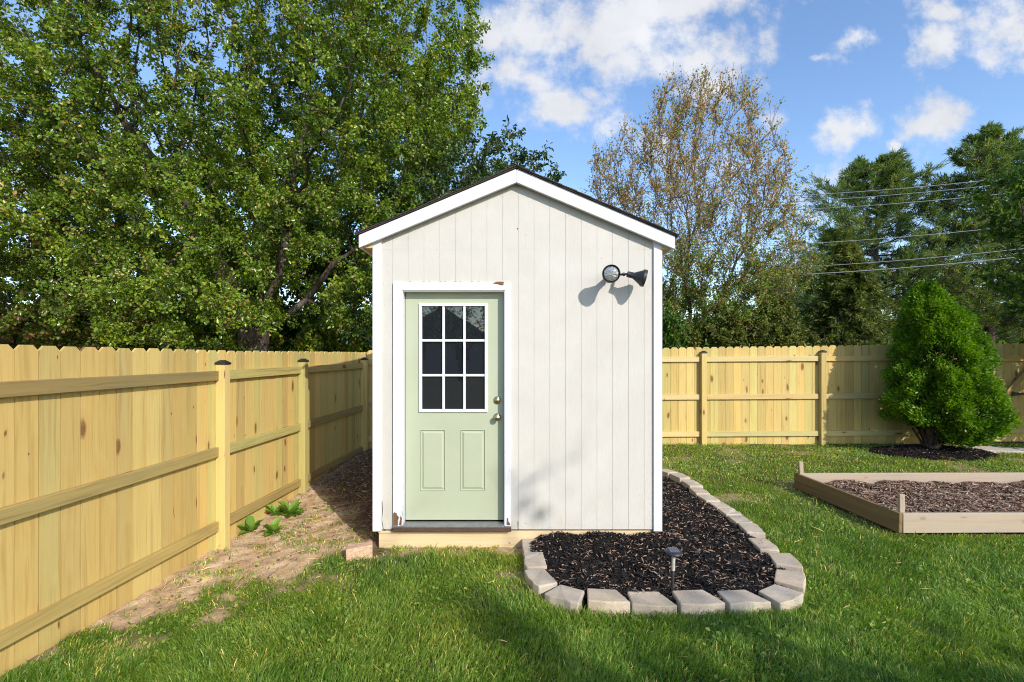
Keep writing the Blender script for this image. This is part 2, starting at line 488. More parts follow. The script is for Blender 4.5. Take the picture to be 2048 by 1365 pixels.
def grow(stems, A, step=.3, di=2.5, dk=.5, iters=140, trop=(0, 0, .12), maxn=14000, tip=.006, exp=2.25, rmax=None):
    pos, par = [], []
    for st in stems:                       # polylines; (attach index or -1, points)
        prev = st[0]
        for p in st[1]:
            pos.append(p); par.append(prev); prev = len(pos) - 1
    pos = [np.array(p, float) for p in pos]
    P = np.zeros((maxn, 3)); n = len(pos); P[:n] = pos; par = list(par); kids = np.zeros(maxn, int)
    for q in par:
        if q >= 0: kids[q] += 1
    A = A.copy(); nd = np.full(len(A), 1e9); ni = np.zeros(len(A), int)

    def upd(i0, i1):
        nonlocal nd, ni
        for c in range(i0, i1, 256):
            e = min(i1, c + 256)
            d2 = ((A[:, None] - P[None, c:e]) ** 2).sum(-1); j = d2.argmin(1); dd = np.sqrt(d2[np.arange(len(A)), j])
            b = dd < nd; nd = np.where(b, dd, nd); ni = np.where(b, j + c, ni)
    upd(0, n); trop = np.array(trop)
    for it in range(iters):
        keep = nd > dk; A, nd, ni = A[keep], nd[keep], ni[keep]
        if len(A) == 0: break
        act = nd < di
        if not act.any(): act = nd <= nd.min() + .5
        dirs = np.zeros((n, 3)); np.add.at(dirs, ni[act], norm(A[act] - P[ni[act]]))
        U = np.unique(ni[act]); full = kids[U] >= 4
        if full.any():
            bad = np.isin(ni, U[full]); A, nd, ni = A[~bad], nd[~bad], ni[~bad]; U = U[~full]
        if len(U) == 0 or n + len(U) > maxn: break
        new = P[U] + step * norm(norm(dirs[U]) + trop + rng.normal(size=(len(U), 3)) * .22)
        P[n:n + len(U)] = new; par += list(U); kids[U] += 1
        upd(n, n + len(U)); n += len(U)
    P = P[:n]; par = np.array(par)
    r = np.zeros(n)
    hasc = np.zeros(n, bool); hasc[par[par >= 0]] = True
    r[~hasc] = tip ** exp
    for i in range(n - 1, -1, -1):
        if par[i] >= 0: r[par[i]] += r[i]
    r = r ** (1 / exp)
    if rmax: r = np.where(r > .04, .04 + (r - .04) * (rmax - .04) / max(1e-6, r.max() - .04), r)
    return P, par, r, hasc


def make_tree(name, loc, label, cat, group, stems, A, bark, leaf, nleaf, L, W, spread=.18, tint=None, droop=.25, twig_r=.02, flare=True, leafbias=None, crownname='crown', tw=.0045, tup=.25, tlen=1.0, **kw):
    t = thing(name, loc, label, cat, group)
    P, par, r, hasc = grow(stems, A, **kw)
    s = par >= 0
    r0, r1 = r[par[s]], r[s]
    r0 = np.minimum(r0, r1 * 1.35 + .01)
    V, Fc = tubes(P[par[s]], P[s], r0, r1)
    # fine side twigs
    th = np.where(s & (r < twig_r))[0]
    m = min(len(th) * 3, 24000); pick = rng.choice(th, m)
    b0 = P[pick] + (P[par[pick]] - P[pick]) * rng.random((m, 1)); dd = norm(rng.normal(size=(m, 3)) + norm(P[pick] - P[par[pick]]) * .8 + np.array([0, 0, tup]))
    tl = tlen * spread * (0.7 + 1.3 * rng.random(m)); b1 = b0 + dd * tl[:, None]
    V2, F2 = tubes(b0, b1, np.full(m, tw), np.full(m, tw * .5))
    off = len(V); V = np.concatenate([V, V2]); Fc = Fc + [f + off for f in F2]
    np_mesh('trunk', V, Fc, bark, t, smooth=True)
    k = rng.integers(0, m, nleaf)
    if leafbias is not None:
        w = leafbias(b1); w = w / w.sum(); k = rng.choice(m, nleaf, p=w)
    f = rng.random((nleaf, 1)) ** .6
    B = b0[k] + (b1[k] - b0[k]) * f + rng.normal(size=(nleaf, 3)) * spread * .22
    D = norm(dd[k] * .6 + rng.normal(size=(nleaf, 3)) * .8 + np.array([0, -.15, -droop]))
    l = L * (.42 + 1.1 * rng.random(nleaf) ** 1.3); LV, LF, per = leaves(B, D, l, l * W / L)
    tn = tint(B) if tint else rng.random(nleaf)
    # clumps share a shade of green (leaf age differs by shoot)
    cr = np.zeros((nleaf, 3)) + B
    np_mesh(crownname, LV, LF, leaf, t, attrs={'tint': ('FACE', np.repeat(np.clip(tn, 0, 1), per))})
    return t


# ================================================================== CAMERA, LIGHT, SKY
cam = bpy.data.cameras.new('camera'); co = bpy.data.objects.new('camera', cam); COL.objects.link(co)
cam.sensor_width = 36; cam.lens = F / 2048 * 36; cam.shift_y = (HV - 682.5) / 2048; cam.clip_end = 2000; cam.clip_start = .05
co.location = (0, 0, EYE); co.rotation_euler = (R(90), 0, 0); S.camera = co
S.view_settings.view_transform = 'Standard'; S.view_settings.look = 'None'; S.view_settings.exposure = .24; S.cycles.use_denoising = True; S.cycles.denoising_prefilter = 'NONE'; S.cycles.filter_width = 1.05; S.view_settings.gamma = 1

SUNV = Vector((.68, -1.0, .70)).normalized()          # towards the sun
sun = bpy.data.lights.new('sun', 'SUN'); so = bpy.data.objects.new('sun', sun); COL.objects.link(so)
sun.energy = 4.2; sun.angle = R(.5); sun.color = (1.0, .945, .86); so.location = (8, -10, 12)
so.rotation_euler = SUNV.to_track_quat('Z', 'Y').to_euler()
EL = math.asin(SUNV.z); AZ = math.atan2(SUNV.x, SUNV.y)

W = bpy.data.worlds.new('World'); S.world = W; W.use_nodes = True
g = G.__new__(G); g.m = None; g.t = W.node_tree; g.t.nodes.clear()
out = g.t.nodes.new('ShaderNodeOutputWorld')
sky = g.n('TexSky', {'sky_type': 'NISHITA', 'sun_disc': False, 'sun_elevation': EL, 'sun_rotation': AZ, 'altitude': 50, 'air_density': 1.0, 'dust_density': .6, 'ozone_density': 2.2})
d = g.n('TexCoord').outputs['Generated']
sp = g.n('SeparateXYZ', None, i0=d)
yy = g.math('MAXIMUM', g.math('ABSOLUTE', sp.outputs[1]), .04)
pq = g.n('CombineXYZ', None, i0=g.math('DIVIDE', sp.outputs[0], yy), i1=g.math('DIVIDE', sp.outputs[2], yy), i2=0.0).outputs[0]
n1 = g.n('TexNoise', None, Vector=pq, Scale=7.5, Detail=7.0, Roughness=.58)
wv = g.vec('ADD', pq, g.vec('MULTIPLY', g.vec('SUBTRACT', n1.outputs[1], (.5, .5, .5)), (.17, .12, 0)))
n2 = g.noise(pq, 11.0, 8, .62)
blobs = [(1215, 60, 230, 125, 1), (1060, 60, 150, 75, .9), (1020, 170, 110, 62, .8), (1420, 110, 130, 85, 1), (1300, 0, 260, 70, .9), (1130, 228, 112, 46, 1), (1215, 245, 56, 26, .7), (1180, 180, 80, 40, .55),
         (1685, 266, 58, 48, 1), (1855, 255, 82, 52, .95), (1787, 296, 30, 18, .8), (1868, 92, 72, 62, .95), (2010, 50, 110, 95, .85), (1905, 20, 130, 40, .6), (1655, 372, 120, 52, .65),
         (1715, 78, 60, 22, .55), (1640, 108, 30, 14, .5), (1450, 330, 120, 50, .45), (1300, 300, 60, 50, .35), (1560, 250, 40, 20, .4), (330, 330, 300, 160, .5), (2500, 200, 380, 150, .9), (-300, 100, 380, 160, .8)]
dens = None
for (u, v, ru, rv, am) in blobs:
    c = ((u - CU) / F, (HV - v) / F, 0); ru *= .93; rv *= .93
    q = g.vec('MULTIPLY', g.vec('SUBTRACT', wv, c), (F / ru, F / rv, 0))
    ln = g.n('VectorMath', {'operation': 'LENGTH'}, i0=q).outputs['Value']
    b = g.rng(ln, 0.0, 1.45, am, 0.0)
    dens = b if dens is None else g.math('MAXIMUM', dens, b)
den = g.math('ADD', dens, g.math('MULTIPLY', g.math('SUBTRACT', n2, .5), 2.1))
den = g.math('MULTIPLY', g.rng(den, .15, .82, 0, .97, True), g.math('GREATER_THAN', sp.outputs[1], 0.0))
up = g.math('MAXIMUM', sp.outputs[2], 0.0)
hs = g.n('HueSaturation', None, Color=sky.outputs[0], Saturation=1.07, Value=1.78, Hue=.503)
sh = g.rng(g.noise(wv, 5.0, 4), .35, .7, .86, 1.06)
cc = g.n('VectorMath', {'operation': 'SCALE'}, i0=(6.0, 6.1, 6.4)); g.t.links.new(sh, cc.inputs['Scale'])
colr = g.mix(den, hs.outputs[0], cc.outputs[0])
bg = g.n('Background', None, Color=colr, Strength=.125)
g.t.links.new(bg.outputs[0], out.inputs[0])


# ================================================================== GROUND
def gh(x, y):
    x = np.asarray(x, float); y = np.asarray(y, float)
    h = -.03 + .14 * sstep(4.0, 8.9, y) - .055 * sstep(-1.25, -2.5, x) * (1 - .5 * sstep(5, 8, y))
    near = (np.abs(x) < 14) & (y > -2) & (y < 12)
    return h + np.where(near, (fbm(x * 1.3, y * 1.3, seed=3) - .5) * .035, 0)


def dirt_edge(x):      # lawn / bare soil border: y above this is soil (left of shed)
    return np.interp(x, [-3.2, -2.75, -2.4, -2.06, -1.8, -1.55, -1.3, -1.1], [3.0, 3.25, 3.42, 3.55, 3.9, 4.2, 4.36, 4.9])


def dirt_mask(x, y):
    x = np.asarray(x, float); y = np.asarray(y, float)
    e = y - dirt_edge(x) + (fbm(x * 2.6, y * 2.6, seed=11) - .5) * 1.5 + (fbm(x * 9, y * 9, seed=12) - .5) * .8
    m = sstep(-.45, .40, e) * sstep(-1.12, -1.24, x)
    m = m * (y < 9.5)
    # worn strip by the plinth, bare spots along the block edging and under the beds
    strip = sstep(4.30, 4.46, y + (fbm(x * 6, y * 6, seed=5) - .5) * .3) * (x > -1.3) * (x < .15) * (y < 4.7)
    m = np.maximum(m, strip * .75)
    rub = sstep(.30, .05, np.abs(np.hypot(x - .02, (y - 3.95) * .8) - .0)) * .5
    m = np.maximum(m, rub)
    bed = sstep(.26, .04, np.abs(x - (3.42 + (y - 6.2) * -.14))) * (y > 4.7) * (y < 6.4) * .35
    m = np.maximum(m, bed)
    patch = sstep(.60, .72, fbm(x * 1.7 + 9, y * 1.7, seed=21)) * .45 * (y > 5.5)
    return np.clip(np.maximum(m, patch), 0, 1)


xs = np.concatenate([-np.geomspace(400, 8, 26), np.arange(-7, -3.3, .35), np.arange(-3.3, -.9, .025), np.arange(-.9, 7.0, .05), np.arange(7, 11, .25), np.geomspace(11.5, 400, 26)])
ys = np.concatenate([-np.geomspace(400, 3, 22), np.arange(-2.5, 2, .25), np.arange(2, 6.4, .03), np.arange(6.4, 9.4, .05), np.arange(9.5, 14, .4), np.geomspace(14.5, 500, 26)])
XX, YY = np.meshgrid(xs, ys, indexing='ij')
DM = dirt_mask(XX, YY)
ZZ = gh(XX, YY) + DM * ((fbm(XX * 9, YY * 9, seed=8) - .5) * .03 + (XX < -1) * (fbm(XX * 26, YY * 26, seed=9, o=3) - .5) * .022)
nx, ny = XX.shape
idx = np.arange(nx * ny).reshape(nx, ny)
quad = np.stack([idx[:-1, :-1], idx[1:, :-1], idx[1:, 1:], idx[:-1, 1:]], -1).reshape(-1, 4)
LITTER_SHADE = sstep(-.35, .5, YY - 4.62 + (XX + 1.257) * 1.47 + (fbm(XX * 4, YY * 4, seed=31) - .5) * .9) * sstep(-2.75, -2.2, XX) * (XX < -1.0)  # litter plus painted shade, edged along the shed's cast shadow
gr = np_mesh('ground', np.stack([XX, YY, ZZ], -1).reshape(-1, 3), [quad], M['ground'], None, {'dirt': ('POINT', DM.ravel()), 'litter': ('POINT', (LITTER_SHADE * .9).ravel())}, smooth=True)
tag(gr, kind='structure')

# ================================================================== SHED
YF, YB = 4.55, 6.99
ZB = .145
shed = thing('shed', (.047, YF, 0), 'small white gabled garden shed with a pale green half glazed door', 'shed')
XL, XR = at(748, 0, YF).x, at(1321, 0, YF).x
apex = at(1033, 368, 4.52); eL, eR = at(717.5, 496, 4.48), at(1350, 498.5, 4.48)
sl_l = (apex.z - eL.z) / (apex.x - eL.x); sl_r = (apex.z - eR.z) / (eR.x - apex.x)


def roof_z(x): return apex.z - (sl_l * (apex.x - x) if x < apex.x else sl_r * (x - apex.x))


DX0, DX1 = at(803, 0, YF).x, at(1010.5, 0, YF).x       # opening
DZ1 = at(0, 578, YF).z
wall = MB()
pitch = 31.45 / F * YF; seam = at(1036.5, 0, YF).x
edges = sorted({round(seam + k * pitch, 4) for k in range(-12, 13)})
edges = [XL] + [e for e in edges if XL + .03 < e < XR - .03] + [XR]


def strip(x0, x1, z0, ztop=None, rr=0.):
    gw = .0019
    a, b = x0 + (gw if x0 in edges[1:] else 0), x1 - (gw if x1 in edges[:-1] else 0)
    cuts = [a, b] if not (a < apex.x < b) else [a, apex.x, b]
    bot = [Vector((a, YF, z0)), Vector((b, YF, z0))]; top = [Vector((x, YF, ztop or roof_z(x) + .03)) for x in reversed(cuts)]
    ring = bot + top
    wall.hull([p + Vector((0, .0026, 0)) for p in reversed(ring)], list(reversed(ring)), rr, 0, (0, 0, 1))


for i in range(len(edges) - 1):
    x0, x1 = edges[i], edges[i + 1]
    if x1 <= DX0 or x0 >= DX1: strip(x0, x1, ZB)
    else:
        if x0 < DX0: 
            strip(x0, DX0, ZB, DZ1 - .0003)
        if x1 > DX1:
            strip(DX1, x1, ZB, DZ1 - .0003)
        strip(x0, x1, DZ1)
# backing sheet behind the grooves
for (a, b, z0) in ((XL, DX0, ZB), (DX1, XR, ZB), (DX0, DX1, DZ1)):
    cuts = [a, b] if not (a < apex.x < b) else [a, apex.x, b]
    ring = [Vector((a, YF + .0028, z0)), Vector((b, YF + .0028, z0))] + [Vector((x, YF + .0028, roof_z(x) + .02)) for x in reversed(cuts)]
    wall.hull([p + Vector((0, .02, 0)) for p in reversed(ring)], list(reversed(ring)), 0, 0, (0, 0, 1))
for sx, X in ((-1, XL), (1, XR)):                       # side walls, grooved like the front
    y = YF + .03
    zt = roof_z(X) + .02
    while y < YB - .02:
        y2 = min(y + .1425, YB)
        xa, xb = (X, X + .012) if sx < 0 else (X - .012, X)
        wall.box((xa, y + .0035, ZB), (xb, y2 - .0035, zt)); y = y2
    xa, xb = (X + .013, X + .03) if sx < 0 else (X - .03, X - .013)
    wall.box((xa, YF + .03, ZB + .001), (xb, YB, zt - .001))
ring = [Vector((XL, YB, ZB)), Vector((XR, YB, ZB)), Vector((XR, YB, roof_z(XR) + .02)), Vector((apex.x, YB, apex.z + .02)), Vector((XL, YB, roof_z(XL) + .02))]
wall.hull([p + Vector((0, .02, 0)) for p in reversed(ring)], list(reversed(ring)), 0, 0, (0, 0, 1))
# battens covering the upper sheet joint (hairline lip)
zj = at(0, 499, YF).z
for i in range(len(edges) - 1):
    wall.box((edges[i] + .004, YF - .0008, zj - .0008), (edges[i + 1] - .004, YF - .0002, zj + .0008))
wall.build('wall', M['siding'], shed)

# cracked paint near the lower left corner and below the door
ck = MB()
pts = [(764, 1003), (765, 1022), (763.5, 1040), (766, 1056), (771, 1062)]
ring = [at(u - .5, v, YF - .002) for u, v in pts] + [at(u + .55, v, YF - .002) for u, v in reversed(pts)]
ck.hull([p + Vector((0, .003, 0)) for p in ring], ring, 0, 0, (0, 0, 1)); ck.build('paint_crack', M['crack'], shed)
ck = MB(); ck.beam(at(1036, 1043, YF - .002), at(1036.5, 1059, YF - .002), .006, .003, (1, 0, 0)); ck.build('paint_crack', M['crack'], shed)
for (u, v, w) in ((1035, 458, .012), (1052, 471, .006), (1203, 517, .005), (1051, 1047, .007)):
    ck = MB(); ck.lathe([(w * .5, 0), (w * .4, .002)], at(u, v, YF - .001), (0, -1, 0), 7); ck.build('nail_hole', M['crack'], shed)

# corner boards
for (u0, u1, sx) in ((745, 762.5, -1), (1307.5, 1324.5, 1)):
    c = MB(); a, b = at(u0, 0, YF - .02).x, at(u1, 0, YF - .02).x
    xo = a if sx < 0 else b
    ring = [Vector((a, 0, ZB - .012)), Vector((b, 0, ZB - .012)), Vector((b, 0, roof_z(b) + .01)), Vector((a, 0, roof_z(a) + .01))]
    c.hull([Vector((p.x, YF - .0025, p.z)) for p in reversed(ring)], [Vector((p.x, YF - .021, p.z)) for p in reversed(ring)], 0, 0, (0, 0, 1))
    if sx < 0: c.box((a, YF - .0022, ZB - .012), (XL - .0025, YF + .07, roof_z(XL) - .02))
    else: c.box((XR + .0025, YF - .0022, ZB - .012), (b, YF + .07, roof_z(XR) - .02))
    c.build('corner_board', M['trim'], shed, .002)

# rake boards
for s in (-1, 1):
    c = MB(); e = eL if s < 0 else eR
    eo = Vector((e.x, 0, e.z)); th_e = (496 - 470.5) / F * 4.48; th_a = (368 - 341) / F * 4.5
    a0, a1 = Vector((apex.x, 0, apex.z)), Vector((apex.x, 0, apex.z + th_a))
    ring = [eo, a0, a1, eo + Vector((0, 0, th_e))] if s < 0 else [a0, eo, eo + Vector((0, 0, th_e)), a1]
    c.hull([Vector((p.x + (0.0006 * s if p.x == apex.x else 0), 4.515, p.z)) for p in reversed(ring)], [Vector((p.x + (0.0006 * s if p.x == apex.x else 0), 4.478, p.z)) for p in reversed(ring)], 0, 0, (eo - a0))
    c.build('rake_board', M['trim'], shed, .002)
# eave boxes (soffit and eave board)
for s in (-1, 1):
    e = eL if s < 0 else eR; X = XL if s < 0 else XR
    c = MB(); sl = sl_l if s < 0 else sl_r
    x_in = X - .004 * -s if False else X + (-.004 if s < 0 else .004)
    zi = e.z + abs(x_in - e.x) * sl
    ring = [Vector((e.x - s * .03, 0, e.z + .004)), Vector((x_in, 0, e.z + .004 + .001)), Vector((x_in, 0, zi + .03)), Vector((e.x - s * .03, 0, e.z + .045))]
    if s > 0: ring = [ring[1], ring[0], ring[3], ring[2]]
    c.hull([Vector((p.x, YB, p.z)) for p in ring][::-1], [Vector((p.x, 4.5165, p.z)) for p in ring][::-1], 0, 0, (0, 1, 0))
    c.build('soffit', M['soffit'], shed)
    c = MB(); c.box(tuple(min(a, b) for a, b in zip((e.x - s * .027, 4.5165, e.z), (e.x, YB + .03, e.z + .1))), tuple(max(a, b) for a, b in zip((e.x - s * .027, 4.5165, e.z), (e.x, YB + .03, e.z + .1))), axis=1)
    c.build('eave_board', M['trim'], shed)

# roof: shingle courses each side
c = MB()
for s in (-1, 1):
    e = eL if s < 0 else eR
    th_e = (496 - 470.5) / F * 4.48 + .004; th_a = (368 - 341) / F * 4.5 + .004
    p0 = Vector((e.x + s * .022, 0, e.z + th_e - .022 * sl_r)); p1 = Vector((apex.x, 0, apex.z + th_a))
    d = (p1 - p0); ln = d.length; d.normalize(); nrm = Vector((-d.z, 0, d.x)) * (1 if s < 0 else -1)
    dk = [p0 + nrm * .0005, p1 + nrm * .0005, p1 + nrm * .009, p0 + nrm * .009]
    if s > 0: dk = dk[::-1]
    c.hull([Vector((p.x, YB + .05, p.z)) for p in dk], [Vector((p.x, 4.462, p.z)) for p in dk], 0, 0, (0, 1, 0))
    p0 = p0 + nrm * .010; p1 = p1 + nrm * .010
    k = 0; pos = 0.
    while pos < ln:
        a = p0 + d * pos; b = p0 + d * min(ln, pos + .16); lift = .011
        y = 4.452 + rng.uniform(-.003, .003)
        tab = 0
        while y < YB + .06:
            y2 = min(YB + .06, y + (.22 + .13 * ((k + tab) % 3)))
            w = rng.uniform(-.0025, .0025)
            q = [a + nrm * (.001), b + nrm * .001, b + nrm * .006, a + nrm * (lift + w)]
            if s > 0: q = q[::-1]
            rr = rng.random()
            c.hull([Vector((p.x, y2 - .001, p.z)) for p in q], [Vector((p.x, y + .001, p.z)) for p in q], rr, 0, (0, 1, 0))
            y = y2; tab += 1
        pos += .14; k += 1
# ridge caps
y = 4.448
while y < YB + .05:
    for s in (-1, 1):
        e = eL if s < 0 else eR; p1 = Vector((apex.x, 0, apex.z + .136 + rng.uniform(-.002, .003))); d = Vector((e.x - apex.x, 0, e.z - apex.z)).normalized()
        a = p1 + Vector((0, 0, .012)); b = a + d * .13
        q = [a, b, b - Vector((0, 0, .008)), a - Vector((0, 0, .008))]
        if s < 0: q = q[::-1]
        c.hull([Vector((p.x, y + .15, p.z - .006)) for p in q][::-1], [Vector((p.x, y, p.z)) for p in q][::-1], 0, 0, (0, 1, 0))
    y += .145
c.build('roof', M['shingle'], shed)

# door frame: casing boards, jambs, door
fr = MB(); yc0, yc1 = YF - .0222, YF - .0025
ax, bx = at(786, 0, yc0).x, at(1021.5, 0, yc0).x; ai, bi = at(803.5, 0, yc0).x, at(1010, 0, yc0).x
zt, zi = at(0, 565, yc0).z, at(0, 581, yc0).z
zb = at(0, 1053, yc0).z
for (x0, x1, xa, xb) in ((ax, ai, ax, ai), (bi, bx, bi, bx)):
    if x0 == ax: ring = [(ax, zb), (ai, zb), (ai, zi), (ax, zt)]
    else: ring = [(bi, zb), (bx, zb), (bx, zt), (bi, zi)]
    fr.hull([Vector((x, yc1, z)) for x, z in ring][::-1], [Vector((x, yc0, z)) for x, z in ring][::-1], 0, 0, (0, 0, 1))
ring = [(ai, zi + .0008), (bi, zi + .0008), (bx, zt + .0008), (ax, zt + .0008)]
fr.hull([Vector((x, yc1, z)) for x, z in ring][::-1], [Vector((x, yc0, z)) for x, z in ring][::-1], 0, 0, (1, 0, 0))
# moulded inner step
fr.box((ai + .0005, YF - .014, zb), (ai + .009, YF + .11, zi), axis=2); fr.box((bi - .009, YF - .014, zb), (bi - .0005, YF + .11, zi), axis=2)
fr.box((ai + .0095, YF - .014, zi - .009), (bi - .0095, YF + .11, zi - .0005), axis=0)
dframe = fr.build('door_frame', M['casing'], shed, .0015)


def ragged(pts, y, t=.005):
    mb = MB()
    ring = [at(u, v, y) for u, v in pts]
    mb.hull([p + Vector((0, t, 0)) for p in ring], [Vector(p) for p in ring], 0, 0, (0, 0, 1)); mb.build('rotten_patch', M['rot'], dframe)


ragged([(786.5, 1052), (795.5, 1052), (796, 1041), (798, 1035), (794, 1031), (793, 1027), (789, 1025), (786.5, 1027)], yc0 - .0012)
ragged([(798, 1051), (803, 1051), (803.5, 1036), (801, 1032), (800, 1040)], yc0 - .0014)
ragged([(1013, 1051), (1020, 1051), (1020, 1047), (1017, 1044), (1016, 1037), (1013.5, 1036)], yc0 - .0013)
ragged([(984, 568.5), (1007, 569), (1008, 564.5), (1000, 563.5), (992, 564)], yc0 - .0016)
ragged([(996, 569.5), (1004, 571.5), (1008, 569.5), (1002, 568)], yc0 - .0019)
for k in range(14):
    u = 820 + k * 11 + rng.uniform(-4, 4)
    if k % 3 != 1: ragged([(u, 564.4), (u + rng.uniform(4, 9), 564.6), (u + 3, 563.4)], yc0 - .001, .003)
bu = MB()                               # rubber weather strip
bu.box((ai + .0093, YF + .066, zb), (ai + .0125, YF + .078, zi - .01)); bu.box((bi - .0125, YF + .066, zb), (bi - .0093, YF + .078, zi - .01))
bu.build('weather_strip', M['iron'], dframe)

YD = YF + .074
door_z0, door_z1 = at(0, 1040, YD).z, zi - .0105
d0, d1 = ai + .0128, bi - .0128
wx0, wx1, wz0, wz1 = at(838, 0, YD).x, at(975.4, 0, YD).x, at(0, 824.7, YD).z, at(0, 607, YD).z
px = [(at(840.5, 0, YD).x, at(891, 0, YD).x), (at(920.5, 0, YD).x, at(971, 0, YD).x)]
pz0, pz1 = at(0, 982.5, YD).z, at(0, 859.5, YD).z
dm = MB(); gx = [d0, wx0 + .012, px[0][0], px[0][1], px[1][0], px[1][1], wx1 - .012, d1]
# slab built of stiles and rails round the openings
dm.box((d0, YD, door_z0), (d1, YD + .044, pz0))
dm.box((d0, YD, pz1), (d1, YD + .044, wz0 + .012))
dm.box((d0, YD, wz1 - .012), (d1, YD + .044, door_z1))
for (a, b) in ((d0, px[0][0]), (px[0][1], px[1][0]), (px[1][1], d1)): dm.box((a, YD, pz0), (b, YD + .044, pz1))
for (a, b) in ((d0, wx0 + .012), (wx1 - .012, d1)): dm.box((a, YD, wz0 + .012), (b, YD + .044, wz1 - .012))
door = dm.build('door', M['door'], shed)
for (a, b) in px:
    p = MB()

    def fr_ring(i, y): return [Vector((a + i, y, pz0 + i)), Vector((b - i, y, pz0 + i)), Vector((b - i, y, pz1 - i)), Vector((a + i, y, pz1 - i))]
    rings = [fr_ring(0.0001, YD + .0006), fr_ring(.006, YD - .004), fr_ring(.012, YD + .008), fr_ring(.018, YD + .008), fr_ring(.034, YD - .002)]
    b0 = len(p.v)
    for rg in rings: p.v += rg
    for j in range(len(rings) - 1):
        for i in range(4):
            i2 = (i + 1) % 4; p.poly([b0 + j * 4 + i, b0 + j * 4 + i2, b0 + (j + 1) * 4 + i2, b0 + (j + 1) * 4 + i], [(0, 0)] * 4, 0, 0)
    p.poly([b0 + 16 + i for i in range(4)], [(0, 0)] * 4, 0, 0)
    p.build('raised_panel', M['door'], door)
w = MB()
fo = .026
for (lo, hi) in (((wx0, YD - .014, wz0), (wx0 + fo, YD + .02, wz1)), ((wx1 - fo, YD - .014, wz0), (wx1, YD + .02, wz1))): w.box(lo, hi)
w.box((wx0 + fo + .0003, YD - .014, wz0), (wx1 - fo - .0003, YD + .02, wz0 + fo)); w.box((wx0 + fo + .0003, YD - .014, wz1 - fo), (wx1 - fo - .0003, YD + .02, wz1))
iw0, iw1, iz0, iz1 = wx0 + fo, wx1 - fo, wz0 + fo, wz1 - fo
for u in (887, 928.8):
    x = at(u, 0, YD).x; w.box((x - .0105, YD - .006, iz0), (x + .0105, YD + .016, iz1))
xsx = [iw0] + [at(u, 0, YD).x for u in (887, 928.8)] + [iw1]
for v in (681.5, 751):
    z = at(0, v, YD).z
    for i in range(3):
        w.box((xsx[i] + (.0108 if i else 0), YD - .006, z - .0105), (xsx[i + 1] - (.0108 if i < 2 else 0), YD + .016, z + .0105))
sash = w.build('window', M['sash'], door, .002)
w = MB(); w.box((iw0, YD + .017, iz0), (iw1, YD + .022, iz1)); w.build('pane', M['glass'], sash)


def knob(v, name):
    k = MB(); p = at(994.5, v, YD) + Vector((0, -.0005, 0))
    if name == 'deadbolt': k.lathe([(.036, 0), (.036, .004), (.031, .010), (.020, .013), (.019, .024), (.015, .027), (.0, .0275)], p, (0, -1, 0), 28)
    else: k.lathe([(.035, 0), (.035, .004), (.028, .011), (.014, .016), (.012, .032), (.020, .040), (.028, .050), (.029, .058), (.024, .067), (.012, .072), (.0, .073)], p, (0, -1, 0), 28)
    k.build(name, M['brass'], door, smooth=True)


knob(801, 'deadbolt'); knob(834.5, 'door_knob')
t = MB(); y0 = YF - .035
z1 = at(0, 1043, YD).z
ring = [Vector((0, YD - .001, z1 - .022)), Vector((0, YD - .001, z1)), Vector((0, y0, zb + .010)), Vector((0, y0, zb - .006))]
t.hull([Vector((ai + .0095, p.y, p.z)) for p in ring], [Vector((bi - .0095, p.y, p.z)) for p in ring], 0, 0, (1, 0, 0))
t.box((ax, y0 - .004, zb - .005), (bx, YF - .024, zb - .001), axis=0)
t.build('threshold', M['sill'], shed)
t = MB(); t.box((at(784.5, 0, 4.5).x, YF - .045, at(0, 1064.5, 4.505).z), (at(1022.5, 0, 4.5).x, YF - .004, zb - .0065), axis=0)
t.build('sill_board', M['brownwood'], shed, .004)
t = MB()
px0 = at(757, 0, YF).x; px1 = XR - .045
t.box((px0, YF + .006, -.09), (px1, YF + .09, ZB - .016), .3, 0, 0); t.box((px0 - .002, YF - .004, ZB - .034), (at(1015, 0, YF).x, YF + .0055, ZB - .018), .6, 0, 0)
t.box((px0, YF + .0905, -.09), (px0 + .09, YB, ZB - .016), .5, 0, 1); t.box((px1 - .09, YF + .0905, -.09), (px1, YB, ZB - .016), .55, 0, 1)
t.box((px0 + .091, YF + .2, ZB - .03), (px1 - .091, YB - .01, ZB - .017), .2, 0, 0)
t.build('foundation', M['plinth'], shed, .004)

# twin flood light on the wall
fl = thing('flood_light', at(1223, 548, YF), 'black twin head flood light on the white wall beside the door', 'flood light')
c = MB(); pc = at(1223.5, 548, YF - .0015)
c.lathe([(.074, 0), (.074, .012), (.066, .026), (.02, .03), (0, .031)], pc, (0, -1, 0), 24); c.build('mounting_plate', M['lampblack'], fl, smooth=True)


def lamp(neck0, neck1, end, rr):
    n0, n1, e = Vector(neck0), Vector(neck1), Vector(end); a = (e - n1).normalized(); ln = (e - n1).length
    c = MB(); c.lathe([(.010, 0), (.010, (n1 - n0).length * .5)], n0, n1 - n0, 12)
    m = n0 + (n1 - n0) * .62; c.lathe([(.004, -.014), (.014, -.010), (.017, 0), (.014, .010), (.004, .014)], m, n1 - n0, 14)
    c.lathe([(.009, 0), (.009, (n1 - m).length + .012)], m, n1 - m, 12); c.lathe([(.008, 0), (.008, (m - n0).length)], n0, m - n0, 12)
    c.lathe([(.022, 0), (.026, .004), (.027, ln * .36), (.036, ln * .46), (rr * .86, ln * .78), (rr, ln * .84), (rr, ln), (rr - .004, ln), (rr - .006, ln - .012), (rr - .007, ln - .03)], n1, a, 32)
    h = c.build('lamp_head', M['lampblack'], fl, smooth=True)
    c = MB(); c.lathe([(rr - .0075, ln - .028), (rr * .8, ln - .014), (rr * .5, ln - .006), (.004, ln - .004)], n1, a, 32)
    c.build('lens', M['lens'], h, smooth=True)


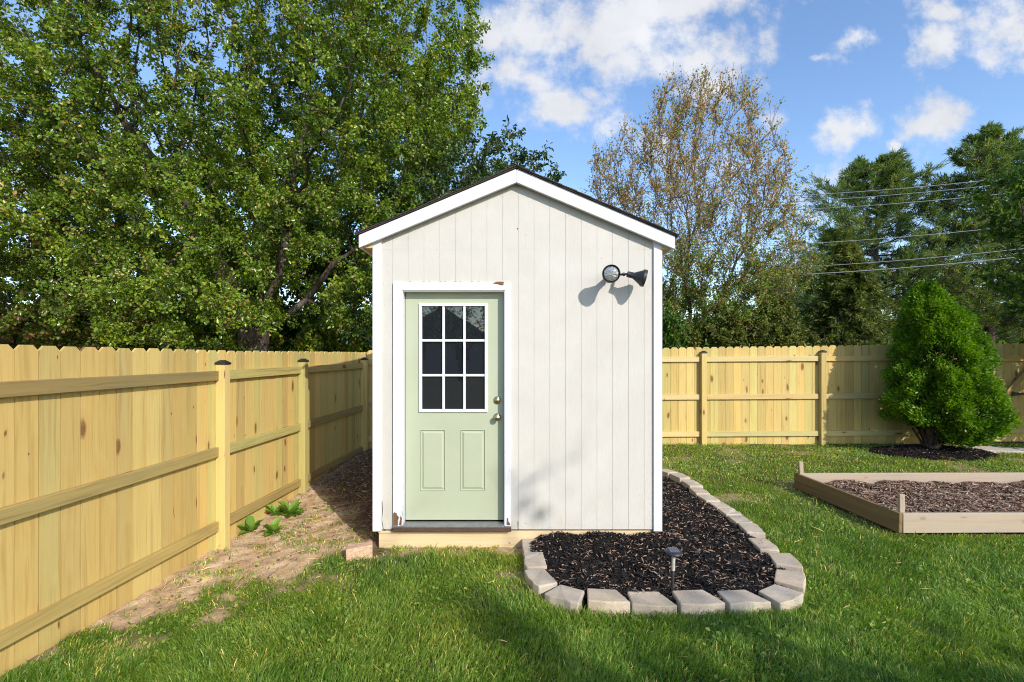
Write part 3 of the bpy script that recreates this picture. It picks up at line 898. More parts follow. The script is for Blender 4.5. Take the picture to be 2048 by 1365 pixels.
lamp(at(1216, 550, YF - .03), at(1222, 551, YF - .075), at(1222.5, 547.5, YF - .265), .0765)
lamp(at(1238, 550, YF - .03), at(1254, 548.5, YF - .165), at(1290.5, 557.5, YF - .178), .0755)


# ================================================================== FENCES
def picket(mb, o, along, nrm, w, h, r):
    """dog eared board, o = bottom left, along = horizontal dir, nrm = towards the yard"""
    cx = .032; a = Vector(along); n = Vector(nrm); z = Vector((0, 0, 1))
    pts = [(0, 0), (w, 0), (w, h - cx), (w - cx, h), (cx, h), (0, h - cx)]
    F_ = [Vector(o) + a * x + z * y for x, y in pts]
    if a.cross(z).dot(n) < 0: F_ = F_[::-1]
    mb.hull([p - n * .016 for p in F_], F_, r, 0, (0, 0, 1))


def fence_run(root, pts, posts, top, bot, rails, post_top, yard, rail_m, gap=.0035, seed=0, pw=.137):
    """pts: picket line a->b; posts: distances along a->b; functions of distance"""
    a, b = Vector(pts[0]), Vector(pts[1]); d = (b - a); ln = d.length; d.normalize(); n = Vector(yard)
    n = (n - d * n.dot(d)).normalized(); rs = np.random.default_rng(seed)
    cuts = [0] + [p for p in posts if 0 < p < ln] + [ln]
    for i in range(len(cuts) - 1):
        s0, s1 = cuts[i], cuts[i + 1]
        if s1 - s0 < .1: continue
        nn = max(1, round((s1 - s0) / (pw + gap))); w = (s1 - s0) / nn
        mb = MB(); s = s0
        for k in range(nn):
            ww = w - rs.uniform(.002, .006); o = a + d * s + Vector((0, 0, bot(s) + rs.uniform(-.008, .008))) + n * rs.uniform(-.002, .002)
            picket(mb, o, d, n, ww, top(s) + rs.uniform(-.004, .004) - o.z, rs.random()); s += w
        mb.build('picket_panel', M['picket'], root)
        for h in rails:
            q0, q1 = a + d * (s0 + (.046 if s0 in posts else 0)), a + d * (s1 - (.046 if s1 in posts else 0))
            q0 = q0 + n * .022 + Vector((0, 0, h(s0) - .0445)); q1 = q1 + n * .022 + Vector((0, 0, h(s1) - .0445))
            mb = MB(); mb.beam(q0, q1, .089, .038, (0, 0, 1), rs.random()); mb.build('rail', rail_m, root, .003)
    for p in posts:
        c = a + d * p + n * .048; zt = post_top(p); zb_ = float(gh(c.x, c.y)) - .3
        mb = MB(); mb.beam(c + Vector((0, 0, zb_)), c + Vector((0, 0, zt)), .089, .089, n, rs.random())
        po = mb.build('post', M['post'], root, .004)
        mb = MB(); e = .052
        base = [c + d * sx * e + n * sy * e for sx, sy in ((1, 1), (-1, 1), (-1, -1), (1, -1))]
        if d.cross(n).z < 0: base = base[::-1]
        z = Vector((0, 0, 1))
        mb.hull([q + z * (zt - .006) for q in base], [q + z * (zt + .012) for q in base])
        mb.hull([c + (q - c) * .96 + z * (zt + .0125) for q in base], [c + (q - c) * .35 + z * (zt + .036) for q in base])
        mb.build('post_cap', M['cap'], po, .002)


LF0, LF1 = Vector((-3.06, -.25, 0)), Vector((-2.50, 8.72, 0))
dl = (LF1 - LF0).normalized(); cosl = dl.y


def lat(y): return (y - LF0.y) / cosl


fl_root = thing('wooden_fence', (-2.78, 4.2, -.08), 'long new pine privacy fence running back along the left of the shed', 'fence', 'privacy fence runs')
fence_run(fl_root, (LF0, LF1), [lat(y) for y in (.0, 2.35, 4.72, 6.30, 8.45)],
          lambda s: np.interp(s, [0, lat(4.7), lat(8.7)], [1.835, 1.757, 1.735]), lambda s: np.interp(s, [0, lat(3), lat(4.7), lat(6.3), lat(8.7)], [-.07, -.08, -.105, -.06, -.015]),
          [lambda s, h=h: h + np.interp(s, [0, lat(4.7), lat(8.7)], [.03, 0, -.01]) for h in (1.568, .862, .175)],
          lambda s: np.interp(s, [0, lat(4.7), lat(8.7)], [1.65, 1.632, 1.61]), (1, 0, 0), M['rail'], seed=3)
bf = thing('wooden_fence', (2.5, 8.8, .1), 'new pine privacy fence across the back of the yard behind the shed', 'fence', 'privacy fence runs')
fence_run(bf, (Vector((-2.47, 8.62, 0)), Vector((1.1, 8.85, 0))), [1.9], lambda s: 1.77 + .013 * s, lambda s: .06, [lambda s, h=h: h for h in (1.61, .95, .30)], lambda s: 1.68, (0, -1, 0), M['rail_pale'], seed=5)
B0 = Vector((1.1, 8.85, 0)); X1 = 8.02


def bl(u): return (u - CU) / F * 8.80 - 1.1


fence_run(bf, (B0, Vector((X1, 8.85, 0))), [bl(1407), bl(1645), bl(1876)], lambda s: 1.815 + .0125 * (s - 1.5), lambda s: .095 + .006 * s,
          [lambda s, h=h: h + .006 * s for h in (1.642, .982, .335)], lambda s: 1.705 + .007 * s, (0, -1, 0), M['rail_pale'], seed=9)
# gate at the right
gt = thing('fence_gate', (8.6, 8.85, .1), 'wooden picket gate with black hinges at the end of the back fence', 'gate')
mb = MB(); s = 0.; rs = np.random.default_rng(4)
while s < 1.05:
    picket(mb, (8.05 + s, 8.85, .17), (1, 0, 0), (0, -1, 0), .135, 1.72 + rs.uniform(-.004, .004), rs.random()); s += .14
mb.build('picket_panel', M['picket'], gt)
for h in (1.58, .33):
    mb = MB(); mb.box((8.07, 8.795, h), (9.15, 8.833, h + .089), rng.random(), 0, 0); mb.build('rail', M['rail'], gt, .003)
mb = MB(); mb.beam((8.08, 8.790, .45), (9.1, 8.790, 1.54), .08, .03, (0, 0, 1), .4); mb.build('brace', M['rail'], gt, .003)
for (z, x) in ((1.64, 8.98), (.365, 8.05), (1.0, 8.75)):
    mb = MB(); mb.box((x - .06, 8.775, z - .035), (x - .02, 8.7895, z + .05)); mb.hull([(x - .018, 8.7885, z - .025), (x - .018, 8.7885, z + .04), (x + .21, 8.7885, z + .014), (x + .21, 8.7885, z)], [(x - .018, 8.779, z - .025), (x - .018, 8.779, z + .04), (x + .21, 8.779, z + .014), (x + .21, 8.779, z)])
    mb.build('hinge', M['iron'], gt, .002)
for x in (9.25,):
    gp = thing('gate_post', (x, 8.8, .1), 'wooden post with flat black cap beside the gate', 'post')
    mb = MB(); mb.box((x - .0445, 8.755, -.2), (x + .0445, 8.845, 1.83), .3); mb.build('shaft', M['post'], gp, .004)
    mb = MB(); mb.box((x - .06, 8.74, 1.8305), (x + .06, 8.86, 1.862)); mb.build('post_cap', M['cap'], gp, .003)

# ================================================================== PATH at the gate
mb = MB(); zz = lambda x, y: float(gh(x, y))
for k in range(5):
    x = 7.65 + k * .62; y = 8.45 - k * .16
    mb.hull([(x, y - .22, .02), (x + .6, y - .37, .02), (x + .62, y + .05, .02), (x + .02, y + .2, .02)], [(x, y - .22, zz(x, y) + .035), (x + .6, y - .37, zz(x, y) + .035), (x + .62, y + .05, zz(x, y) + .035), (x + .02, y + .2, zz(x, y) + .035)])
tag(mb.build('path', M['path'], None, .006), kind='structure')

# ================================================================== EDGING BLOCKS AND MULCH BED
ring_px = [(1063, 1091), (1069, 1120), (1080, 1156), (1133, 1187), (1216, 1192), (1303, 1195), (1396, 1195), (1487, 1194), (1560, 1187), (1580, 1155), (1569, 1118), (1527, 1088),
           (1502, 1059), (1480, 1042), (1460, 1027), (1440, 1012.5), (1418, 1000), (1399, 987), (1384, 974), (1360, 961), (1335, 953)]
ring = []
for (u, v) in ring_px:
    y = F * 1.695 / (v - HV); ring.append(Vector(((u - CU) / F * y, y, 0)))
cen = Vector((1.15, 4.3, 0))
names = ['tan edging block against the plinth right of the door', 'tan edging block just in front of the one touching the plinth', 'tan edging block where the left side of the bed starts to curve',
         'big tan edging block filling the left front curve of the bed', 'front row edging block right after the left curve', 'front row edging block just left of the solar light, white spot on top',
         'front row edging block just right of the solar light stake', 'front row edging block last before the right front corner', 'wedge shaped edging block at the right front corner of the bed',
         'grey edging block on the right outer bend of the bed', 'tan edging block just behind the outer bend, turned diagonally', 'tan edging block second behind the outer bend',
         'pale grey edging block third behind the outer bend', 'small tan edging block fourth behind the outer bend', 'small edging block fifth behind the outer bend',
         'small edging block sixth behind the outer bend', 'edging block seventh behind the outer bend along the right side', 'edging block fourth from the far end beside the shed',
         'edging block third from the far end beside the shed', 'edging block second from the far end beside the shed', 'farthest edging block at the back corner of the mulch bed']


def block(i, p, tang, rs):
    tang = tang.normalized(); outw = Vector((tang.y, -tang.x, 0))
    if outw.dot(p - cen) < 0: outw = -outw
    nxt = (ring[min(i + 1, len(ring) - 1)] - ring[max(i - 1, 0)]).length / (2 if 0 < i < len(ring) - 1 else 1)
    w = min(.305, nxt * .985); wi = w * (.72 if 3 <= i <= 10 else .9); dp = .2 if 2 < i < 11 else .17
    base = Vector((p.x, p.y, 0)); z0 = float(gh(p.x, p.y)) - .05; z1 = .062 + rs.uniform(-.008, .008) + .008 * (p.y - 4)
    z1 = max(z1, float(gh(p.x, p.y)) + .07)
    b = thing('edging_block', (p.x, p.y, z0), names[i], 'edging block', 'concrete edging blocks round the mulch bed')
    mb = MB(); N = 5
    # outline: outer split face (rough), tapered sides, inner face
    o = []
    for k in range(N + 1):
        f = k / N - .5; o.append(base + tang * f * w + outw * (dp * .5 + rs.uniform(-.006, .006) - .012 * (abs(f) > .45)))
    sk = .5 * (w - wi) * (.9 if 4 <= i <= 7 else .0)
    o += [base + tang * (wi * .5 - sk * (1 if tang.x > 0 else -1)) - outw * dp * .5, base - tang * (wi * .5 + sk * (1 if tang.x > 0 else -1)) - outw * dp * .5]
    if (o[1] - o[0]).cross(o[-2] - o[1]).z < 0: o = o[::-1]
    zt = Vector((0, 0, z1)); tilt = [rs.uniform(-.004, .004) for _ in o]
    mb.hull([q + Vector((0, 0, z0)) for q in o], [q + zt + Vector((0, 0, tl)) for q, tl in zip(o, tilt)], rs.random())
    mb.build('block', M['stone'], b, .009, seg=2)
    # the block itself is the thing: fold the single mesh into it
    m = b.children[0]; m.name = 'block_tmp'
    wm = b.location.copy(); props = (b['label'], b['category'], b['group'])
    m.parent = None; m.location = m.location + wm
    bpy.data.objects.remove(b); m.name = 'edging_block'; tag(m, *props)


rs = np.random.default_rng(12)
for i, p in enumerate(ring):
    tg = ring[min(i + 1, len(ring) - 1)] - ring[max(i - 1, 0)]
    block(i, p, tg, rs)

inner = [(q.x, q.y) for q in ring] + [(1.36, 6.95), (1.30, 6.9), (1.30, 4.57), (.28, 4.57)]
PX = np.array(inner)


def inside(x, y, poly):
    x = np.asarray(x); y = np.asarray(y); c = np.zeros(x.shape, bool); n = len(poly)
    for i in range(n):
        x0, y0 = poly[i]; x1, y1 = poly[(i + 1) % n]
        k = ((y0 > y) != (y1 > y)) & (x < (x1 - x0) * (y - y0) / (y1 - y0 + 1e-12) + x0); c ^= k
    return c


def mz(x, y):
    wallup = .055 * sstep(.55, .0, np.where(x < 1.32, 4.55 - y, np.hypot(np.maximum(x - 1.32, 0), np.maximum(4.55 - y, 0))))
    lump = .045 * np.exp(-(((x - .80) / .16) ** 2 + ((y - 4.5) / .14) ** 2)) + .04 * np.exp(-(((x - 1.25) / .15) ** 2 + ((y - 4.52) / .12) ** 2)) + .02 * np.exp(-(((x - .42) / .12) ** 2 + ((y - 4.5) / .12) ** 2))
    hole = -.05 * np.exp(-(((x - .93) / .065) ** 2 + ((y - 4.03) / .06) ** 2))
    return .018 + .008 * (np.asarray(y) - 3.6) + wallup + lump + hole + (fbm(np.asarray(x) * 9, np.asarray(y) * 9, seed=41) - .5) * .055


def strips(n, sampler, zf, lmin, lmax, wmin, wmax, tilt, tintf, up=.004, flat=.35):
    x, y = sampler(n); n = len(x); z = zf(x, y) + rng.random(n) * up
    a = rng.random(n) * 2 * np.pi; L = rng.uniform(lmin, lmax, n); Wd = rng.uniform(wmin, wmax, n)
    D = np.stack([np.cos(a), np.sin(a), rng.normal(size=n) * tilt], -1); B = np.stack([x, y, z], -1) - norm(D) * L[:, None] * .5
    nr = np.stack([rng.normal(size=n) * flat, rng.normal(size=n) * flat, np.ones(n)], -1)
    D = norm(D); s = norm(np.cross(D, nr)); k = np.cross(s, D)
    h = Wd * rng.uniform(.25, .6, n)
    bow = rng.normal(size=n) * .08 * L
    Vt = np.stack([B - s * Wd[:, None] * .35, B + s * Wd[:, None] * .35, B + D * L[:, None] * .5 + s * Wd[:, None] * .5 + k * (h + bow)[:, None], B + D * L[:, None] * .5 - s * Wd[:, None] * .5 + k * (h + bow)[:, None],
                   B + D * L[:, None] + s * Wd[:, None] * .2, B + D * L[:, None] - s * Wd[:, None] * .25], 1).reshape(-1, 3)
    i = np.arange(n)[:, None] * 6
    Fc = np.concatenate([i + np.array([[0, 1, 2, 3]]), i + np.array([[3, 2, 4, 5]])], 1).reshape(-1, 4)
    return Vt, Fc, np.repeat(tintf(n), 2)


def bed(name, x0, x1, y0, y1, cell, test, zf, parts, mat, label):
    gx = np.arange(x0, x1, cell); gy = np.arange(y0, y1, cell); X, Y = np.meshgrid(gx, gy, indexing='ij')
    idx = np.arange(X.size).reshape(X.shape); Z = zf(X, Y) + (fbm(X * 40, Y * 40, seed=77, o=2) - .5) * .016
    q = np.stack([idx[:-1, :-1], idx[1:, :-1], idx[1:, 1:], idx[:-1, 1:]], -1).reshape(-1, 4)
    cx = X.ravel()[q].mean(1); cy = Y.ravel()[q].mean(1); q = q[test(cx, cy)]
    V = [np.stack([X, Y, Z], -1).reshape(-1, 3)]; Fs = [q]; T = [rng.random(len(q)) * .3]; off = len(V[0])
    for (vt, fc, tn) in parts:
        V.append(vt); Fs.append(fc + off); T.append(tn); off += len(vt)
    o = np_mesh(name, np.concatenate(V), Fs, mat, None, {'tint': ('FACE', np.concatenate(T))})
    return tag(o, label, name.replace('_', ' '), None, 'stuff')


def samp_mulch(n):
    x = rng.uniform(.1, 2.2, n * 3); y = rng.uniform(3.4, 7.0, n * 3); k = inside(x, y, inner); return x[k][:n], y[k][:n]


pm = [strips(34000, samp_mulch, mz, .012, .09, .003, .012, .34, lambda n: rng.uniform(0, .6, n), .012, .6),
      strips(2300, samp_mulch, lambda x, y: mz(x, y) + .012, .012, .06, .004, .012, .15, lambda n: rng.uniform(.66, 1, n), .01, .4)]
bed('black_mulch', 0, 2.3, 3.3, 7.05, .025, lambda x, y: inside(x, y, inner), mz, pm, M['mulch'], 'black shredded mulch with pale chips between edging blocks and shed')

# solar stake light
sl = thing('solar_light', (1.145, 3.60, .03), 'round black solar stake light standing in the black mulch', 'garden light')
bx_, by_ = 1.145, 3.60; zc = at(0, 1108, by_).z
mb = MB(); mb.lathe([(.006, -.02), (.0095, .02), (.0095, .185), (.007, .19)], (bx_, by_, .0), (0.02, 0, 1), 12); mb.build('stake', M['lampblack'], sl, smooth=True)
mb = MB(); mb.lathe([(.013, 0), (.013, zc - .195), (.02, zc - .19)], (bx_ + .004, by_, .188), (0.02, 0, 1), 14); mb.build('tube', M['clear'], sl, smooth=True)
mb = MB(); mb.lathe([(.02, 0), (.05, .002), (.060, .007), (.062, .014), (.056, .022), (.044, .028), (.0, .029)], (bx_ + .006, by_, zc), (0.0, -.10, 1), 28); hd = mb.build('cap', M['lampblack'], sl, smooth=True)
mb = MB(); ca, sa = math.cos(.1), math.sin(.1)
q = [(-.034, -.034), (.034, -.034), (.034, .034), (-.034, .034)]
mb.hull([(bx_ + .006 + x, by_ + y - .003, zc + .0275 + y * .1) for x, y in q], [(bx_ + .006 + x, by_ + y - .003, zc + .0325 + y * .1) for x, y in q]); mb.build('solar_panel', M['solar'], hd, .001)

# brick by the shed corner
mb = MB(); bc = at(719, 1099, 4.36); cz, sz_ = math.cos(R(14)), math.sin(R(14))
pts = [(-.11, -.055), (.11, -.055), (.105, .055), (-.105, .06)]
rot = lambda x, y, z: (bc.x + x * cz - y * sz_, bc.y + x * sz_ + y * cz, z + x * .1)
zb0 = float(gh(bc.x, bc.y)) - .012
mb.hull([rot(x, y, zb0) for x, y in pts], [rot(x, y, zb0 + .115) for x, y in pts], .3)
tag(mb.build('brick', M['brick'], None, .008, seg=2), 'loose tan brick lying on bare soil at the shed corner', 'brick')

# ================================================================== RAISED BED
rbn, rbf = Vector((3.70, 4.86, 0)), Vector((3.50, 6.24, 0))
zn, zf_ = at(0, 1025, 4.86).z, at(0, 947, 6.24).z
rb = thing('raised_garden_bed', (5.5, 5.5, .03), 'weathered timber raised bed frame filled with brown wood chips', 'raised bed')
mb = MB(); mb.beam(rbn + Vector((.02, -.03, zn - .095)), rbf + Vector((.02, .03, zf_ - .095)), .19, .038, (0, 0, 1), .2); mb.build('board', M['bedwood_shaded'], rb, .004, label='brown board on the left end, shade put into its colour')
dirx = Vector((1, .012, 0)).normalized()
mb = MB(); a = rbn + Vector((.0405, -.012, zn - .097)); mb.beam(a, a + dirx * 3.6, .188, .038, (0, 0, 1), .73); mb.build('board', M['bedwood'], rb, .004)
mb = MB(); a = rbf + Vector((.0405, .012, zf_ - .097)); mb.beam(a, a + dirx * 3.8, .19, .038, (0, 0, 1), .41); mb.build('board', M['bedwood'], rb, .004)
mb = MB(); a = rbn + Vector((3.62, .1, zn - .095)); mb.beam(a, a + Vector((-.12, 1.35, zf_ - zn)), .19, .038, (0, 0, 1), .9); mb.build('board', M['bedwood'], rb, .004)
for (p, h, lean) in ((rbn + Vector((.068, .03, 0)), at(0, 988, 4.9).z, 0), (rbf + Vector((.066, -.032, 0)), at(0, 922, 6.25).z, -.02)):
    mb = MB(); mb.beam((p.x, p.y, -.1), (p.x + lean, p.y, h), .05, .036, (1, 0, 0), rng.random()); mb.build('stake', M['bedwood'], rb, .003)


def czf(x, y): return .09 + (np.asarray(y) - 4.9) * .035 + (fbm(np.asarray(x) * 5, np.asarray(y) * 5, seed=51) - .5) * .09


def samp_chip(n):
    y = rng.uniform(4.93, 6.18, n); return (3.70 - (y - 4.86) * .145) + .09 + rng.random(n) * 3.35, y


pc_ = [strips(26000, samp_chip, czf, .015, .06, .006, .018, .25, lambda n: np.clip(rng.beta(1.6, 2.6, n), 0, .85), .014, .5), strips(900, samp_chip, lambda x, y: czf(x, y) + .012, .04, .13, .003, .009, .12, lambda n: rng.uniform(.75, 1, n), .012, .5)]
bed('wood_chips', 3.58, 7.28, 4.88, 6.26, .03, lambda x, y: x > 3.70 - (y - 4.86) * .145 + .05, czf, pc_, M['chips'], 'brown wood chip mulch filling the raised timber bed')


# ================================================================== GRASS
def allowed(x, y):
    k = ~((x > XL - .02) & (x < XR + .02) & (y > YF - .0) & (y < YB + .05))
    k &= ~inside(x, y, outer_ring)
    k &= ~((x > 3.50 - (y - 6.24) * .145) & (x < 7.4) & (y > 4.84) & (y < 6.28))
    k &= x > (LF0.x + (y - LF0.y) * (LF1.x - LF0.x) / (LF1.y - LF0.y)) + .03
    k &= y < 8.84
    k &= ~(np.hypot((x - 6.75) / .95, (y - 8.15) / .45) < 1)
    return k


outer_ring = []
for i, q in enumerate(ring):
    tg = (ring[min(i + 1, len(ring) - 1)] - ring[max(i - 1, 0)]).normalized(); ow = Vector((tg.y, -tg.x, 0))
    if ow.dot(q - cen) < 0: ow = -ow
    e = q + ow * .085; outer_ring.append((e.x, e.y))
outer_ring += [(1.33, 7.0), (1.33, 4.6), (.19, 4.6)]


def blades(n, y0, y1, hmin, hmax, wid):
    y = rng.uniform(y0, y1, n); x = rng.uniform(-1.0, 1.0, n) * (y * 1.08 + .6)
    k = allowed(x, y); x, y = x[k], y[k]
    dmk = dirt_mask(x, y)
    clump = fbm(x * 6, y * 6, seed=61)
    keep = rng.random(len(x)) > np.clip(dmk * 1.25 - sstep(.52, .66, clump) * .75, 0, .975)
    thin = fbm(x * 2.1, y * 2.1, seed=63)
    keep &= rng.random(len(x)) < .46 + .62 * thin
    x, y, dmk, clump = x[keep], y[keep], dmk[keep], clump[keep]; n = len(x)
    hh = rng.uniform(hmin, hmax, n) * (.55 + .95 * clump) * (1 - .45 * dmk)
    long_ = rng.random(n) < .012; hh = np.where(long_, hh * 1.7, hh)
    la = fbm(x * 1.1 + 3, y * 1.1, seed=65) * 12.0 + rng.normal(size=n) * 1.1
    lean = np.abs(rng.normal(size=n)) * .42 + .18
    ld = np.stack([np.cos(la), np.sin(la), np.zeros(n)], -1) * (lean * hh)[:, None]
    fa = rng.random(n) * np.pi * 2; sd = np.stack([np.cos(fa), np.sin(fa), np.zeros(n)], -1) * (wid * rng.uniform(.6, 1.3, n))[:, None]
    B = np.stack([x, y, gh(x, y) - .004], -1); up = np.zeros((n, 3)); up[:, 2] = hh
    m1 = B + up * .55 + ld * .28; m2 = B + up * .88 + ld * .72; tp = B + up * (1.0 - .25 * lean[:, None]) + ld * 1.25
    V = np.stack([B - sd * .5, B + sd * .5, m1 + sd * .5, m1 - sd * .5, m2 + sd * .34, m2 - sd * .34, tp], 1).reshape(-1, 3)
    i = np.arange(n)[:, None] * 7
    Q = np.concatenate([i + np.array([[0, 1, 2, 3]]), i + np.array([[3, 2, 4, 5]])], 1).reshape(-1, 4); Tt = i + np.array([[5, 4, 6]])
    pat = fbm(x * .9, y * .9, seed=67); pat2 = fbm(x * 4.0, y * 4.0, seed=69)
    tn = .13 + .52 * pat + .46 * (pat2 - .38) + rng.normal(size=n) * .17 + .07 * sstep(4.5, 8, y)
    dead = rng.random(n) < .016 + .009 * (y - 3) + .20 * dmk + .05 * sstep(.60, .75, fbm(x * 2.7, y * 2.7, seed=71))
    tn = np.where(dead, rng.uniform(.83, 1, n), np.clip(tn, 0, .78))
    return V, Q, Tt, np.repeat(tn, 2), tn


Vs, Qs, Ts, a1, a2, off = [], [], [], [], [], 0
for args in ((190000, 2.1, 3.4, .025, .066, .0042), (180000, 3.4, 4.8, .022, .056, .0045), (140000, 4.8, 6.4, .022, .050, .0052), (120000, 6.4, 8.85, .020, .044, .0065)):
    V, Q, Tt, t1, t2 = blades(*args); Vs.append(V); Qs.append(Q + off); Ts.append(Tt + off); a1.append(t1); a2.append(t2); off += len(V)
# broad leaved ground cover between the blades
n = 42000; y = np.sqrt(rng.uniform(2.3 ** 2, 8.8 ** 2, n)); x = rng.uniform(-1, 1, n) * (y * 1.05 + .4)
k = allowed(x, y) & (fbm(x * 2.2, y * 2.2, seed=81) + .10 * sstep(5, 8, y) + .25 * dirt_mask(x, y) * (y < 5) > .545) & (rng.random(n) > dirt_mask(x, y) * .82) ; x, y = x[k], y[k]; n = len(x)
a = rng.random(n) * 6.283; D = np.stack([np.cos(a), np.sin(a), .25 + .4 * rng.random(n)], -1)
B = np.stack([x, y, gh(x, y) + rng.uniform(.008, .04, n)], -1); L = rng.uniform(.014, .034, n)
V, Fl, per = leaves(B, D, L, L * .75, .12, np.stack([rng.normal(size=n) * .4, rng.normal(size=n) * .4, np.ones(n)], -1))
Vs.append(V); Qs.append(Fl[0] + off); a1.append(np.repeat(rng.uniform(.45, .8, n), per)); off += len(V)
# straw, dead leaves, twigs lying about
n = 6000; y = np.sqrt(rng.uniform(2.3 ** 2, 8.8 ** 2, n)); x = rng.uniform(-1, 1, n) * (y * 1.05 + .4); k = allowed(x, y) & (rng.random(n) < .07 + .93 * dirt_mask(x, y)); x, y = x[k], y[k]
sv, sf, st_ = strips(len(x), lambda m: (x, y), lambda p, q: gh(p, q) + np.where(dirt_mask(p, q) > .5, .012, .045), .025, .11, .002, .006, .12, lambda m: rng.uniform(.86, 1, m), .02, .5)
Vs.append(sv); Qs.append(sf + off); a1.append(st_); off += len(sv)
go = np_mesh('grass', np.concatenate(Vs), [np.concatenate(Qs), np.concatenate(Ts)], M['grass'], None, {'tint': ('FACE', np.concatenate(a1 + a2))})
tag(go, 'shaggy green lawn grass with weeds and straw across the yard', 'grass', None, 'stuff')

def samp_lit(n):
    x = rng.uniform(-2.6, -1.1, n); y = rng.uniform(3.6, 8.5, n); w = sstep(-.25, .5, y - 4.62 + (x + 1.257) * 1.47) * .95 + .045 * dirt_mask(x, y)
    k = (rng.random(n) < w) & (x > -2.62 + (y - 6.3) * .05); return x[k], y[k]


lv, lf_, lt_ = strips(9000, samp_lit, lambda x, y: gh(x, y) + .004, .015, .06, .005, .018, .2, lambda n: np.clip(rng.beta(1.4, 2.2, n), 0, .9), .02, .6)
tag(np_mesh('leaf_litter', lv, [lf_], M['chips'], None, {'tint': ('FACE', lt_)}), 'brown leaf litter in the shaded strip between fence and shed', 'leaf litter', None, 'stuff')

# broad leaved weeds by the left fence
wl_ = [((-2.61, 5.06), 'broad leaved green weed right beside the nearest fence post', 1.0, 8), ((-2.36, 5.0), 'low broad leaved weed on open soil, nearest to the shed door', .8, 7),
       ((-2.58, 5.52), 'small upright weed between the fence and the largest weed', .85, 7), ((-2.40, 5.50), 'largest broad leaved weed on the soil before the second post', 1.15, 11)]
for (p, lab, sc, nl) in wl_:
    z = float(gh(*p)); n = nl * 3; a = rng.random(n) * 6.283
    D = np.stack([np.cos(a) * .55, np.sin(a) * .55, rng.uniform(.08, .85, n)], -1); B = np.array([p[0], p[1], z]) + D * np.array([.06, .06, .10]) * rng.random((n, 1))
    L = rng.uniform(.06, .15, n) * sc; V, Fl, per = leaves(B, D, L, L * .60, .25, np.stack([-np.cos(a), -np.sin(a), np.full(n, .8)], -1))
    o = np_mesh('leafy_weed', V, Fl, M['weed'], None, {'tint': ('FACE', np.repeat(rng.random(n), per))}, loc=(p[0], p[1], z))
    tag(o, lab, 'weed', 'leafy weeds on the bare soil')

# ================================================================== DWARF EVERGREEN
tb = Vector((6.72, 8.1, .2))
ev = thing('evergreen_shrub', tb, 'bright green dense conical evergreen in a mulch ring by the back fence', 'evergreen shrub')
zs = np.array([.30, .42, .65, .97, 1.373, 1.774, 2.175, 2.45, 2.62, 2.80]); cu = np.array([1906, 1902, 1894, 1885, 1878, 1875, 1871, 1860, 1855, 1851]); rr = np.array([.26, .51, .71, .75, .69, .58, .47, .36, .27, .12])
n = 150000
zz_ = rng.uniform(.30, 2.80, n * 2); rad = np.interp(zz_, zs, rr); k = rng.random(n * 2) < np.sqrt(rad / .95); zz_, rad = zz_[k][:n], rad[k][:n]; n = len(zz_)
th = rng.random(n) * 2 * np.pi
nx_, ny_, nz_ = np.cos(th), np.sin(th), zz_
lump = 1 + .8 * (fbm(nx_ * 2.6, ny_ * 2.6, zz_ * 3.0, seed=91, o=3) - .5) + .34 * (vnoise(nx_ * rad * 9, ny_ * rad * 9, zz_ * 9, seed=95) - .5)
cell = vnoise(nx_ * rad * 5.5 + 4, ny_ * rad * 5.5, zz_ * 6, seed=97); kp = rng.random(n) < .12 + sstep(.26, .50, cell)
zz_, rad, th, nx_, ny_, nz_, lump, cell = [q[kp] for q in (zz_, rad, th, nx_, ny_, nz_, lump, cell)]; n = len(zz_); lump = lump * (.90 + .2 * cell)
stray = (rng.random(n) < .02) * rng.random(n) * .12
dep = 1 - np.abs(rng.normal(size=n)) * .10 + stray
cxm = (np.interp(zz_, zs, cu) - CU) / F * 8.1
low = np.where((zz_ < .62) & (nx_ < -.1), .55, 1)
B = np.stack([cxm + nx_ * rad * lump * dep * low, 8.1 + ny_ * rad * lump * dep * .9, zz_ + .03 * rng.normal(size=n)], -1)
D = norm(np.stack([nx_, ny_, np.full(n, .55)], -1) + rng.normal(size=(n, 3)) * .55); L = rng.uniform(.035, .068, n)
V, Fl, per = leaves(B, D, L, L * .42, .2, None, True)
np_mesh('crown', V, Fl, M['spruce'], ev, {'tint': ('FACE', np.repeat(np.where(rng.random(n) < .006, .985, np.clip(.40 + .75 * (cell - .5) + .4 * (vnoise(nx_ * rad * 9, ny_ * rad * 9, zz_ * 9, seed=95) - .5) + rng.normal(size=n) * .18, 0, .93)), per))})
A0, A1, r0, r1 = [], [], [], []
for k in range(240):
    z = rng.uniform(.35, 2.4); a = rng.random() * 6.283; rd = np.interp(z, zs, rr) * .9; c0 = np.array([tb.x + (np.interp(z, zs, cu) - 1862) / F * 8.1 * .4, 8.1, max(.3, z - .25)])
    c1 = np.array([(np.interp(z, zs, cu) - CU) / F * 8.1 + math.cos(a) * rd, 8.1 + math.sin(a) * rd * .9, z + .05]); A0.append(c0); A1.append(c1); r0.append(.014); r1.append(.004)
for k in range(12):
    z = .1 + k * .2; A0.append(np.array([tb.x + .01 * k, 8.1, z])); A1.append(np.array([tb.x + .01 * (k + 1), 8.1, z + .2])); r0.append(.09 - .006 * k + (.05 if k == 0 else 0)); r1.append(.084 - .006 * k)
for k in range(7):
    a = k * .9; A0.append(np.array([tb.x + .04 * math.cos(a), 8.1 + .04 * math.sin(a), .12])); A1.append(np.array([tb.x + .25 * math.cos(a), 8.1 + .2 * math.sin(a), .5])); r0.append(.03); r1.append(.015)
V, Fl = tubes(A0, A1, np.array(r0), np.array(r1)); np_mesh('trunk', V, Fl, M['bark'], ev, smooth=True)
# mulch ring under it


